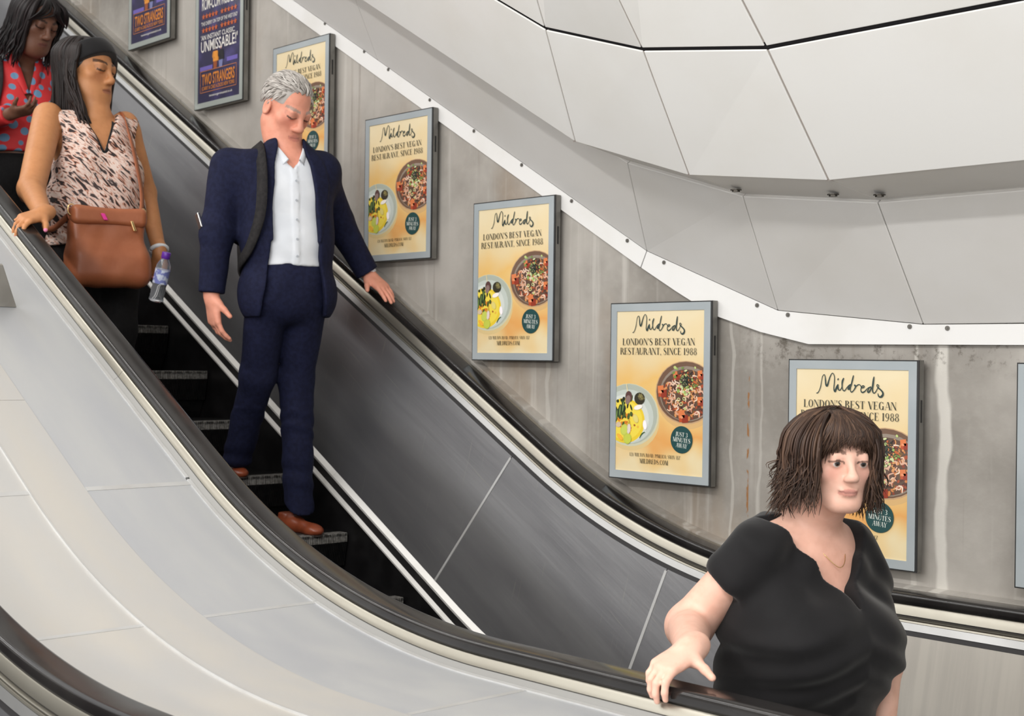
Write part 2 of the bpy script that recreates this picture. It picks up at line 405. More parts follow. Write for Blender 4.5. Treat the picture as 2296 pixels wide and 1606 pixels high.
# backing behind the joints: grey gasket between columns, black void at the row joint
def backing(name, pts_list, m, off):
    g = Geo()
    for a, b, c, d in pts_list:
        n = np.cross(np.array(b)-a, np.array(d)-a); n /= np.linalg.norm(n)
        if n[1] < 0: n = -n
        g.add([np.array(p)+n*off for p in (a, b, c, d)], [(0, 1, 2, 3)])
    return g.obj(name, m, ceil)
def lerp(a, b, t): return np.array(a)*(1-t)+np.array(b)*t
bands = []
for P_, Q_, R_ in (((F1, K1, N1)), ((F2, K2, N2)), ((F3, K3, N3))):
    for u, v in ((P_, lerp(P_, Q_, .985)), (lerp(Q_, R_, .02), R_)):
        e = np.array((.012, 0, 0)); bands.append((u-e, u+e, v+e, v-e))
backing('joint_gasket', bands, M_GASK, .005)
voids = []
for a, b in ((inc3(K1, L0), K1), (K1, K2), (K2, K3), (K3, flat3(K3, 4.6))):
    e = np.array((0, -.02, .02)); voids.append((a-e, b-e, b+e, a+e))
backing('joint_void', voids, M_BLACKGAP, .009)
g = Geo()
rows_inc = [(3.92, B1), ]
prof = [(4.02, .12), (3.90, .62), (3.60, .74), (3.24, 1.06), (2.6, 1.72), (1.7, 2.16), (.7, 2.34), (-.7, 2.34), (-1.7, 2.12), (-2.6, 1.62), (-3.4, .92), (-3.9, .1), (-3.9, -1.62)]
# tunnel lining swept over the same bend (radius measured from a centre above)
lin_st = [-4.9, 0, 10, 20, 30, 42.0]
Vl = [pos(y, ZC-z, t) for t in lin_st for (y, z) in prof]
n = len(prof); Fl = [(i*n+k, i*n+k+1, (i+1)*n+k+1, (i+1)*n+k) for i in range(len(lin_st)-1) for k in range(n-1)]
mesh_obj('tunnel_lining', Vl, Fl, M_VAULT, ceil)
# hexagon bolts under the returned edge
bolt_me = None
for p in ((-3.413, 3.698, 0.718), (-3.062, 3.733, 0.600), (-2.748, 3.516, 0.543), (-2.404, 3.544, 0.504), (-2.252, 3.556, 0.492),):
    if bolt_me is None:
        g = Geo(); g.cyl((0, 0, .004), (0, 0, 1), .0125, .008, 6); g.cyl((0, 0, .006), (0, 0, 1), .018, .003, 16)
        bolt_me = bpy.data.meshes.new('fixing_bolt'); bolt_me.from_pydata([tuple(v) for v in g.v], [], g.f); bolt_me.materials.append(M_BOLT)
    o = bpy.data.objects.new('fixing_bolt', bolt_me); COL.objects.link(o); o.parent = ceil; o.location = p
# landing floor at the bottom, and the pit floor below the slope
FLOOR_Z = -1.572
g = Geo(); g.box((1.45, 0, FLOOR_Z-.1), (1.55, 3.9, .1)); fl = g.obj('floor', M_FLOOR); fl['kind'] = 'structure'
g = Geo(); V = [pos(y, 4.25, t) for t in (-2.4, 0, 10, 20, 30, 41) for y in (-3.9, 3.9)]
F = [(2*i, 2*i+1, 2*i+3, 2*i+2) for i in range(5)]; g.add(V, F); pit = g.obj('floor_2', M_BLACKGAP); pit['kind'] = 'structure'
# ledge at the foot of the concrete, beside the far handrail
swept('trim_3', [(3.86, 2.666), (3.9, 2.660), (3.9, 2.72), (3.86, 2.72)], T_FLAT, T_END, M_CONC)['kind'] = 'structure'

# ---------------------------------------------------------------- escalators
CUT = [T_FLAT, -.15, 14.5, 30.1, 30.62+4, T_END]
def rail_profile(Yc):
    out = []
    for (cy, cr, a0) in ((.027, 2.673, 0), (-.027, 2.673, 90)):
        for k in range(6):
            a = math.radians(a0+18*k); out.append((Yc+cy+.013*math.cos(a), cr-.013*math.sin(a)))
    out += [(Yc-.040, 2.686), (Yc-.036, 2.693), (Yc-.024, 2.693), (Yc-.024, 2.688), (Yc+.024, 2.688), (Yc+.024, 2.693), (Yc+.036, 2.693), (Yc+.040, 2.686)]
    return out
def balustrade(par, Yc, s, out_deck=None):
    """s = -1: passengers on the low-Y side of this rail; +1: on the high-Y side"""
    Q = lambda d, r: (Yc+s*d, r)
    swept('handrail', rail_profile(Yc), T_FLAT, T_END, M_RUBBER, par)
    cuts = [T_FLAT, 30.62, T_END]
    e = .0006
    for a, b in zip(cuts[:-1], cuts[1:]):
        swept('rail_guide', [Q(.033, 2.694), Q(.037, 2.698), Q(.045, 2.724), Q(.02, 2.726), Q(-.02, 2.726), Q(-.02, 2.694)], a, b-(e if b < T_END else 0), M_GUIDE, par)
        swept('guide_bead', [Q(.046, 2.7305), Q(.0505, 2.7325), Q(.0505, 2.7355), Q(.047, 2.7370), Q(.0515, 2.7385), Q(.0535, 2.7435), Q(.02, 2.7435), Q(.02, 2.7305)], a, b-(e if b < T_END else 0), M_GUIDE, par)
        swept('cover_band', [Q(.0545, 2.7445), Q(.064, 2.7650), Q(.02, 2.7650), Q(.02, 2.7445)], a, b-(e if b < T_END else 0), M_BAND, par)
    swept('shadow_groove', [Q(.040, 2.724), Q(.041, 2.745), Q(.0, 2.745), Q(.0, 2.724)], T_FLAT, T_END, M_GROOVE, par)
    swept('gap_shade_strip', [Q(.061, 2.765), Q(.066, 2.780), Q(.02, 2.780), Q(.02, 2.765)], T_FLAT, T_END, M_BLACKSTRIP, par)
    pc = [T_FLAT, -1.5, -.15, 14.4, 30.12, 35.0, T_END]
    for i, (a, b) in enumerate(zip(pc[:-1], pc[1:])):
        g2 = .07 if b <= 30 and b > 0 else .004
        swept('balustrade_panel', [Q(.068, 2.780), Q(.205, 3.372), Q(.190, 3.375), Q(.053, 2.783)], a, b-g2, M_INNER_REFL if b <= 0 else M_INNER, par)
        if i:
            w = .18 if 0 < a < 30 else (.008)
            swept('joint_strip', [Q(.069, 2.786), Q(.0725, 2.786), Q(.2075, 3.368), Q(.203, 3.368)], a-w*.6, a+w*.6, M_STRIPD, par)
    swept('skirt_edge', [Q(.205, 3.370), Q(.221, 3.388), Q(.221, 3.397), Q(.19, 3.397), Q(.19, 3.370)], T_FLAT, 30.9, M_STRIPW, par)
    swept('skirt_edge', [Q(.205, 3.370), Q(.221, 3.388), Q(.221, 3.397), Q(.19, 3.397), Q(.19, 3.370)], 30.901, T_END, M_STRIPW, par)
    swept('skirt_band', [Q(.208, 3.397), Q(.210, 3.441), Q(.19, 3.441), Q(.19, 3.397)], T_FLAT, T_END, M_SKIRTDK, par)
    swept('skirt_strip', [Q(.209, 3.439), Q(.223, 3.452), Q(.223, 3.459), Q(.19, 3.459), Q(.19, 3.439)], T_FLAT, T_END, M_STRIPW, par)
    swept('skirt_panel', [Q(.212, 3.459), Q(.214, 3.90), Q(.19, 3.90), Q(.19, 3.459)], T_FLAT, T_END, M_SKIRT, par)
esc = thing('escalator', 'escalator along the concrete wall carrying all four people on its black steps', 'escalator', (-2.0, 3.03, FLOOR_Z))
balustrade(esc, 3.775, -1)
balustrade(esc, 2.295, +1)
swept('wall_side_strip', [(3.816, 2.664), (3.833, 2.664), (3.833, 2.72), (3.80, 2.72), (3.80, 2.70), (3.816, 2.70)], T_FLAT, T_END, M_GUIDE, esc)
swept('wall_side_gap', [(3.832, 2.690), (3.862, 2.690), (3.862, 2.72), (3.832, 2.72)], T_FLAT, T_END, M_GROOVE, esc)
# outer face of the near balustrade, towards the deck
for a, b in ((T_FLAT, 30.62), (30.621, T_END)):
    swept('outer_guide', [(2.256, 2.694), (2.252, 2.697), (2.2435, 2.7165), (2.30, 2.7165), (2.30, 2.694)], a, b, M_GUIDE, esc)
    swept('outer_band', [(2.2415, 2.7185), (2.2335, 2.7270), (2.229, 2.7325), (2.26, 2.7325), (2.26, 2.7185)], a, b, M_BANDD, esc)
swept('outer_groove', [(2.246, 2.716), (2.246, 2.722), (2.28, 2.722), (2.28, 2.716)], T_FLAT, T_END, M_GROOVE, esc)
# steps: every step is a part with its toothed edge
def step_nose(k):
    """nosing of step k: k = 0 is the one under the man's leading foot, growing uphill"""
    x = -4.846-.391*k
    r = 3.537
    xt = XC-r*S30
    if x <= xt: return x, ZC-r*C30+(xt-x)*math.tan(math.pi/6)
    if x < XC: return x, ZC-math.sqrt(r*r-(x-XC)**2)
    return x, ZC-r
Y0S, Y1S = 2.515, 3.555
PITCH = .0091; NT = int((Y1S-Y0S)/PITCH)
def step_meshes():
    g = Geo(); yc = (Y0S+Y1S)/2; hw = (Y1S-Y0S)/2
    # body: tread plate, curved riser front, sides
    prof = [(0, 0), (-.006, -.012), (-.012, -.05), (-.030, -.12), (-.060, -.19), (-.085, -.235), (-.12, -.235), (-.391, -.03), (-.391, 0)]
    m = len(prof); V = [(x, y-yc, z-.006) for y in (Y0S, Y1S) for (x, z) in prof]
    g.add(V, [tuple(range(m))[::-1], tuple(range(m, 2*m))]+[(i, (i+1) % m, (i+1) % m+m, i+m) for i in range(m)])
    for j in range(NT):
        y = Y0S+PITCH*(j+.5)-yc
        g.box((-.22, y, -.003), (.17, .0022, .005))
        g.box((-.018, y, -.09), (.009, .0022, .05), ax=((1, 0, 0), (0, 1, 0), (.18, 0, .98)))
    t = Geo()
    for j in range(NT):
        y = Y0S+PITCH*(j+.5)-yc
        t.box((-.026, y, -.004), (.028, .0024, .007))
        t.box((-.002, y, -.018), (.004, .0024, .018))
    out = []
    for gg, nm, mm in ((g, 'step', M_TREAD), (t, 'step_teeth', M_NOSE)):
        me = bpy.data.meshes.new(nm); me.from_pydata([tuple(map(float, v)) for v in gg.v], [], gg.f); me.materials.append(mm)
        bm = bmesh.new(); bm.from_mesh(me); bmesh.ops.recalc_face_normals(bm, faces=bm.faces); bm.to_mesh(me); bm.free()
        out.append(me)
    return out
me_step, me_teeth = step_meshes()
for k in range(-10, 13):
    x, z = step_nose(k)
    o = bpy.data.objects.new('step', me_step); COL.objects.link(o); o.parent = esc
    o.location = Vector((x, (Y0S+Y1S)/2, z))-Vector(esc.location)
    o2 = bpy.data.objects.new('step_teeth', me_teeth); COL.objects.link(o2); o2.parent = o
g = Geo(); g.box((-.55, (Y0S+Y1S)/2, FLOOR_Z-.02), (.45, (Y1S-Y0S)/2, .02)); g.obj('comb_plate', M_NOSE, esc)
# foreground escalator: only the rail nearest the deck and its side are in view
esc2 = thing('escalator', 'foreground escalator whose black handrail curves across the bottom left corner', 'escalator', (-2.0, .6, FLOOR_Z))
balustrade(esc2, 1.315, -1)
# the other balustrade side of the foreground escalator and its deck-side strip
swept('outer_guide', [(1.354, 2.694), (1.358, 2.697), (1.366, 2.73), (1.32, 2.73), (1.32, 2.694)], T_FLAT, T_END, M_GUIDE, esc2)
# ---------------------------------------------------------------- deck between the escalators
deck = thing('escalator_deck', 'pale satin metal deck with raised cross strips between the two escalators', 'deck', (-3.2, 1.8, -1.0))
def flatp(y0, y1, r0, th=.01): return [(y0, r0), (y1, r0), (y1, r0+th), (y0, r0+th)]
dc = [T_FLAT, -.16, 14.6, 30.1, 30.1+2.4, T_END]
for i, (a, b) in enumerate(zip(dc[:-1], dc[1:])):
    swept('deck_sheet', flatp(1.874, 2.2175, 2.735), a, b, M_DECK, deck)
    swept('deck_sheet', flatp(1.362, 1.700, 2.737), a, b, M_DECKC, deck)
    if i:
        w = .30 if 0 < a <= 30 else .016
        lo_, hi_ = (a-w/2, a+w/2) if a < 30 else (30-.16, 30.012)
        if a < 0: lo_, hi_ = -.165, -.148
        if a > 30.5: lo_, hi_ = a-.007, a+.007
        swept('cross_strip', flatp(1.876, 2.217, 2.7335, .003), lo_, hi_, M_STRIPD, deck)
        swept('cross_strip', flatp(1.364, 1.699, 2.7355, .003), lo_, hi_, M_STRIPD, deck)
for a, b in ((T_FLAT, -1.2), (-1.199, 30.5), (30.502, T_END)):
    swept('deck_cover', [(1.7055, 2.7335), (1.8735, 2.7335), (1.8735, 2.742), (1.7055, 2.742)], a, b, M_DECKC, deck)
swept('deck_bead', [(1.6995, 2.7345), (1.7005, 2.7315), (1.7045, 2.7315), (1.7055, 2.7345), (1.7055, 2.742), (1.6995, 2.742)], T_FLAT, T_END, M_STRIPD, deck)
for a, b in ((T_FLAT, -.16), (-.1595, 14.6), (14.62, 30.02), (30.03, T_END)):
    swept('edge_strip', [(2.2178, 2.7315), (2.2288, 2.7300), (2.2288, 2.742), (2.2178, 2.742)], a, b, M_STRIPD, deck)
# upright stop plate across the deck at the left edge of the view
sp = thing('stop_plate', 'grey steel stop plate with slanted side standing across the deck at far left', 'plate', (-4.829, 1.780, 0.165))
# (its foot rests on the deck sheet)
def plate_pts(yc, hb, ht, h, L, r0=2.7335):
    return [pos(yc-hb, r0, 30+L), pos(yc+hb, r0, 30+L), pos(yc+ht, r0-h, 30+L), pos(yc-ht, r0-h, 30+L)]
PL = 1.125
A_ = plate_pts(1.78, .296, .21, .165, PL); B_ = plate_pts(1.78, .296, .21, .165, PL+.012)
g = Geo(); g.add(A_+B_, [(0, 1, 2, 3), (7, 6, 5, 4), (0, 4, 5, 1), (1, 5, 6, 2), (2, 6, 7, 3), (3, 7, 4, 0)])
M_PLATE = mat('stop_plate_steel', lin((142, 138, 131)), .5, .5, col2=lin((160, 156, 149)), nscale=8)
o = g.obj('plate', M_PLATE, sp)
bm = bmesh.new(); bm.from_mesh(o.data); bmesh.ops.recalc_face_normals(bm, faces=bm.faces); bm.to_mesh(o.data); bm.free(); bevel(o, .002)
for yb in (1.60, 1.96):
    g = Geo(); c = np.array(pos(yb, 2.7335-.14, 30+PL-.004)); g.cyl(c, (C30, 0, -S30), .016, .012, 14); g.obj('plate_bolt', M_BOLT, sp)

# ---------------------------------------------------------------- flat print: 2-D drawing helpers (mm, x right, y down)
def crom(pts, n=6):
    P = [np.array(p, float) for p in pts]
    if len(P) < 3: return P
    P = [2*P[0]-P[1]]+P+[2*P[-1]-P[-2]]; out = []
    for i in range(1, len(P)-2):
        for k in range(n):
            t = k/n; a, b, c, d = P[i-1], P[i], P[i+1], P[i+2]
            out.append(.5*((2*b)+(c-a)*t+(2*a-5*b+4*c-d)*t*t+(3*b-a-3*c+d)*t**3))
    out.append(P[-2]); return out
class Print:
    def __init__(s, W=420., H=594., clip=True): s.v = []; s.f = []; s.c = []; s.W, s.H, s.clip = W, H, clip; s.z = 0
    def poly(s, pts, col, layer):
        pts = [(float(p[0]), float(p[1])) for p in pts]
        if s.clip:
            for ax, lim, sg in ((0, 0, 1), (0, s.W, -1), (1, 0, 1), (1, s.H, -1)):
                out = []
                for i in range(len(pts)):
                    a, b = pts[i-1], pts[i]; ia, ib = sg*(a[ax]-lim) >= 0, sg*(b[ax]-lim) >= 0
                    if ia != ib:
                        t = (lim-a[ax])/(b[ax]-a[ax]); out.append((a[0]+t*(b[0]-a[0]), a[1]+t*(b[1]-a[1])))
                    if ib: out.append(b)
                pts = out
                if len(pts) < 3: return
        n = len(s.v); s.v += [(x, y, layer) for x, y in pts]; s.c += [col[:3]]*len(pts)
        area2 = sum(pts[i-1][0]*pts[i][1]-pts[i][0]*pts[i-1][1] for i in range(len(pts)))
        idx = list(range(n, n+len(pts)))
        s.f.append(idx if area2 > 0 else idx[::-1])
    def ell(s, cx, cy, rx, ry, col, layer, rot=0, n=28, a0=0, a1=360):
        c, sn = math.cos(math.radians(rot)), math.sin(math.radians(rot)); P = []
        for k in range(n+(a1-a0 < 360)):
            a = math.radians(a0+(a1-a0)*k/n); x, y = rx*math.cos(a), ry*math.sin(a); P.append((cx+x*c-y*sn, cy+x*sn+y*c))
        s.poly(P, col, layer)
    def ring(s, cx, cy, rx, ry, tx, ty, col, layer, a0=0, a1=360, n=24):
        for k in range(n):
            A, B = math.radians(a0+(a1-a0)*k/n), math.radians(a0+(a1-a0)*(k+1)/n)
            o = lambda a: (cx+rx*math.cos(a), cy+ry*math.sin(a)); i = lambda a: (cx+(rx-tx)*math.cos(a), cy+(ry-ty)*math.sin(a))
            s.poly([o(A), o(B), i(B), i(A)], col, layer)
    def ribbon(s, pw, col, layer, n=6, k=1.0):
        Q = crom(pw, n); L, R = [], []
        for i in range(len(Q)):
            t = (Q[min(i+1, len(Q)-1)]-Q[max(i-1, 0)])[:2]; t = t/(np.hypot(*t)+1e-9); nn = np.array([-t[1], t[0]])*Q[i][2]*.5*k
            L.append(Q[i][:2]+nn); R.append(Q[i][:2]-nn)
        for i in range(len(Q)-1): s.poly([L[i], L[i+1], R[i+1], R[i]], col, layer)
# a high-contrast roman alphabet, cap height 1, y up from the baseline; each glyph is (advance, list of shapes)
TH, HA = .17, .035
def G_(*a): return list(a)
def stem(x, y0=0., y1=1., w=TH, s0=1, s1=1):
    o = [('q', x, y0, x+w, y1)]
    if s0: o.append(('q', x-.07, y0, x+w+.07, y0+HA))
    if s1: o.append(('q', x-.07, y1-HA, x+w+.07, y1))
    return o
def thin(x, y0=0., y1=1., s0=1, s1=1): return stem(x, y0, y1, .04, s0, s1)
def dg(x0, y0, x1, y1, w): return [('d', x0, y0, x1, y1, w)]
def bw(cx, cy, rx, ry, a0=0, a1=360, tx=TH, ty=HA): return [('r', cx, cy, rx, ry, tx, ty, a0, a1)]
def hb(x0, x1, y, w=HA): return [('q', x0, y, x1, y+w)]
GL = {
 'L': (.72, stem(.08)+hb(.1, .68, 0)+dg(.66, 0, .68, .26, .03)), 'O': (.86, bw(.43, .5, .39, .51)),
 'N': (.9, thin(.1)+thin(.76)+dg(.1, 1, .72, 0, .17)), 'D': (.88, stem(.08)+bw(.3, .5, .52, .5, -90, 90)),
 "'": (.26, [('t', .06, 1, .2, 1, .13, .66)]), ',': (.26, [('e', .13, .07, .075, .075), ('d', .17, .05, .08, -.15, .05)]), '.': (.26, [('e', .13, .07, .078, .078)]),
 'B': (.8, stem(.08)+bw(.3, .76, .36, .25, -90, 90)+bw(.3, .26, .42, .27, -90, 90)), 'E': (.76, stem(.08)+hb(.1, .7, 0)+hb(.1, .67, 1-HA)+hb(.2, .5, .49)+dg(.68, 0, .7, .26, .03)+dg(.65, 1, .67, .76, .03)+dg(.48, .38, .49, .63, .03)),
 'T': (.8, stem(.32, s1=0)+hb(.03, .77, 1-HA)+dg(.04, 1, .05, .72, .03)+dg(.75, 1, .76, .72, .03)), 'V': (.86, dg(.06, 1, .42, 0, .18)+dg(.8, 1, .46, 0, .04)+hb(-.02, .3, 1-HA)+hb(.66, .92, 1-HA)),
 'G': (.88, bw(.43, .5, .39, .51, 40, 325)+stem(.62, 0, .46, .16, 0, 1)+dg(.72, .98, .73, .68, .03)), 'A': (.9, dg(.42, 1, .1, 0, .04)+dg(.44, 1, .76, 0, .18)+hb(.22, .6, .32)+hb(-.0, .22, 0)+hb(.6, .96, 0)),
 'R': (.86, stem(.08)+bw(.3, .74, .38, .27, -90, 90)+dg(.42, .5, .74, 0, .17)+hb(.66, .9, 0)), 'U': (.86, stem(.08, .3, 1, TH, 0, 1)+thin(.72, .3, 1, 0, 1)+bw(.42, .32, .34, .34, 180, 360, .12, .05)),
 'I': (.4, stem(.12)), 'C': (.82, bw(.43, .5, .39, .51, 42, 318)+dg(.7, .98, .71, .68, .03)+dg(.7, .02, .71, .3, .03)), 'M': (1.08, thin(.1)+dg(.1, 1, .5, 0, .18)+dg(.9, 1, .52, 0, .04)+stem(.8)),
 'W': (1.24, dg(.06, 1, .36, 0, .17)+dg(.66, 1, .4, 0, .04)+dg(.6, 1, .88, 0, .17)+dg(1.18, 1, .92, 0, .04)+hb(-.02, .3, 1-HA)+hb(.5, .8, 1-HA)+hb(1.04, 1.3, 1-HA)),
 'P': (.76, stem(.08)+bw(.3, .73, .4, .28, -90, 90)), 'Z': (.78, hb(.06, .72, 1-HA)+hb(.06, .72, 0)+dg(.66, 1, .1, 0, .18)+dg(.08, 1, .09, .74, .03)+dg(.7, 0, .71, .26, .03)),
 'Y': (.84, dg(.06, 1, .38, .45, .17)+dg(.8, 1, .44, .45, .04)+stem(.34, 0, .5, TH, 1, 0)+hb(-.02, .3, 1-HA)+hb(.64, .92, 1-HA)), 'J': (.5, stem(.2, .1, 1, TH, 0, 1)+bw(.2, .08, .17, .2, 180, 360, .06, .05)+[('e', .07, .06, .07, .07)]),
 'S': (.7, [('s', [(.6, .72, .03), (.56, .93, .04), (.36, 1., .04), (.15, .87, .1), (.16, .68, .15), (.36, .52, .2), (.55, .36, .16), (.57, .14, .1), (.36, 0, .04), (.14, .06, .04), (.09, .3, .03)])]),
 '1': (.5, stem(.17, s1=0)+dg(.2, .98, .06, .86, .04)), '2': (.68, [('s', [(.1, .75, .06), (.18, .96, .05), (.38, 1., .06), (.55, .8, .15), (.5, .55, .12), (.25, .22, .06), (.1, .04, .04)])]+hb(.08, .62, 0, .1)),
 '3': (.68, [('s', [(.10, .80, .07), (.2, .97, .05), (.36, 1., .05), (.54, .78, .15), (.45, .57, .06), (.26, .52, .03)]), ('s', [(.26, .52, .03), (.48, .49, .06), (.59, .26, .17), (.45, .03, .06), (.25, 0, .05), (.08, .13, .09)])]), '8': (.72, bw(.36, .75, .25, .26, 0, 360, .11)+bw(.36, .26, .31, .28, 0, 360, .14)),
 '9': (.72, bw(.35, .68, .3, .33, 0, 360, .13)+[('s', [(.58, .68, .13), (.57, .4, .11), (.42, .1, .07), (.2, 0, .05), (.1, .1, .06)])]), ' ': (.34, []),
}
def serif_text(P, text, x0, x1, ybase, cap, col, layer, rot=0.0, track=.06):
    adv = sum(GL[c][0]+track for c in text)-track
    sx = (x1-x0)/adv; sy = cap; x = 0.0
    cr, sr = math.cos(math.radians(rot)), math.sin(math.radians(rot)); mx = (x0+x1)/2
    def T(px, py):
        X, Y = x0+px*sx, -py*sy; X -= mx
        return (mx+X*cr-Y*sr, ybase+X*sr+Y*cr)
    for c in text:
        a, shapes = GL[c]
        for s in shapes:
            if s[0] == 'q': P.poly([T(x+s[1], s[2]), T(x+s[3], s[2]), T(x+s[3], s[4]), T(x+s[1], s[4])], col, layer)
            elif s[0] == 'd': P.poly([T(x+s[1]-s[5]*.0, s[2]), T(x+s[1]+s[5], s[2]), T(x+s[3]+s[5], s[4]), T(x+s[3], s[4])], col, layer)
            elif s[0] == 't': P.poly([T(x+s[1], s[2]), T(x+s[3], s[4]), T(x+s[5]+.02, s[6]), T(x+s[5]-.02, s[6])], col, layer)
            elif s[0] == 'e': P.poly([T(x+s[1]+s[3]*math.cos(k*.6283), s[2]+s[4]*math.sin(k*.6283)) for k in range(10)], col, layer)
            elif s[0] == 'r':
                _, cx, cy, rx, ry, tx, ty, a0, a1 = s; n = 16
                for k in range(n):
                    A, B = math.radians(a0+(a1-a0)*k/n), math.radians(a0+(a1-a0)*(k+1)/n)
                    P.poly([T(x+cx+rx*math.cos(A), cy+ry*math.sin(A)), T(x+cx+rx*math.cos(B), cy+ry*math.sin(B)),
                            T(x+cx+(rx-tx)*math.cos(B), cy+(ry-ty)*math.sin(B)), T(x+cx+(rx-tx)*math.cos(A), cy+(ry-ty)*math.sin(A))], col, layer)
            elif s[0] == 's':
                Q = crom(s[1], 5)
                for i in range(len(Q)-1):
                    def off(j, sg):
                        t = (Q[min(j+1, len(Q)-1)]-Q[max(j-1, 0)])[:2]; t = t/(np.hypot(*t)+1e-9); return T(x+Q[j][0]-t[1]*Q[j][2]*.5*sg, Q[j][1]+t[0]*Q[j][2]*.5*sg)
                    P.poly([off(i, 1), off(i+1, 1), off(i+1, -1), off(i, -1)], col, layer)
        x += a+track
def font_text(P, text, x0, x1, ybase, cap, col, layer, bold=0.0, clipped=False):
    """sans lettering from the built-in font, squeezed into a box"""
    cu = bpy.data.curves.new('t', 'FONT'); cu.body = text; cu.size = 1.0; cu.offset = bold; cu.resolution_u = 3
    o = bpy.data.objects.new('t', cu); COL.objects.link(o)
    me = bpy.data.meshes.new_from_object(o.evaluated_get(bpy.context.evaluated_depsgraph_get()))
    v = np.array([x.co for x in me.vertices]); lo, hi = v.min(0), v.max(0)
    base, top = 0.0, .70
    for p in me.polygons:
        P.poly([(x0+(v[i][0]-lo[0])/(hi[0]-lo[0])*(x1-x0), ybase-(v[i][1]-base)/(top-base)*cap) for i in p.vertices], col, layer)
    bpy.data.objects.remove(o); bpy.data.curves.remove(cu); bpy.data.meshes.remove(me)
LAY = .00012
def print_mesh(P, name, m):
    me = bpy.data.meshes.new(name)
    me.from_pydata([(x/1000, -z*LAY, -y/1000) for x, y, z in P.v], [], P.f)
    a = me.color_attributes.new('col', 'FLOAT_COLOR', 'POINT'); c = np.ones((len(P.v), 4), np.float32); c[:, :3] = np.array(P.c)
    a.data.foreach_set('color', c.ravel()); me.materials.append(m); return me

# ---------------------------------------------------------------- poster materials
M_PRINT = mat('printed_ink', (1, 1, 1, 1), .45, attr='col', coat=.5)
def paper_yellow():
    m = bpy.data.materials.new('yellow_printed_paper'); m.use_nodes = True; nt = m.node_tree; b = nt.nodes['Principled BSDF']; L = nt.links.new
    b.inputs['Roughness'].default_value = .45; b.inputs['Coat Weight'].default_value = .5; b.inputs['Coat Roughness'].default_value = .06
    tc = nd(nt, 'ShaderNodeTexCoord'); sep = nd(nt, 'ShaderNodeSeparateXYZ'); L(tc.outputs['Object'], sep.inputs[0])
    n = nd(nt, 'ShaderNodeTexNoise'); n.inputs['Scale'].default_value = 5.0; n.inputs['Detail'].default_value = 2; L(tc.outputs['Object'], n.inputs['Vector'])
    ad = nd(nt, 'ShaderNodeMath', operation='MULTIPLY_ADD'); L(n.outputs['Fac'], ad.inputs[0]); ad.inputs[1].default_value = .34; L(sep.outputs['Z'], ad.inputs[2])
    mr = nd(nt, 'ShaderNodeMapRange'); mr.inputs['From Min'].default_value = .17; mr.inputs['From Max'].default_value = -.43; L(ad.outputs[0], mr.inputs['Value'])
    cr = nd(nt, 'ShaderNodeValToRGB'); e = cr.color_ramp
    for p, c in ((0, (229, 213, 176)), (.3, (229, 204, 154)), (.47, (232, 188, 112)), (.62, (233, 198, 128)), (.78, (228, 166, 94)), (.9, (231, 198, 138)), (1, (232, 214, 172))):
        k = e.elements.new(p) if p not in (0, 1) else e.elements[0 if p == 0 else -1]; k.position = p; k.color = lin(c)
    L(mr.outputs[0], cr.inputs[0]); L(cr.outputs[0], b.inputs['Base Color']); return m
M_YELLOW = paper_yellow()
M_NAVY = mat('navy_printed_paper', lin((46, 42, 72)), .45, col2=lin((84, 76, 132)), nscale=5, lo=.45, hi=.75, coat=.5)
M_BEZEL = mat('grey_blue_bezel', lin((166, 173, 176)), .3, coat=.5, col2=lin((158, 166, 170)), nscale=4)
M_BEZELG = mat('grey_green_bezel', lin((162, 168, 163)), .35, coat=.4)
M_CASE = mat('casing_side_metal', lin((136, 134, 129)), .45, .5, col2=lin((118, 116, 111)), nscale=12)
M_RIM = mat('dark_casing_rim', lin((52, 52, 52)), .5, .4)

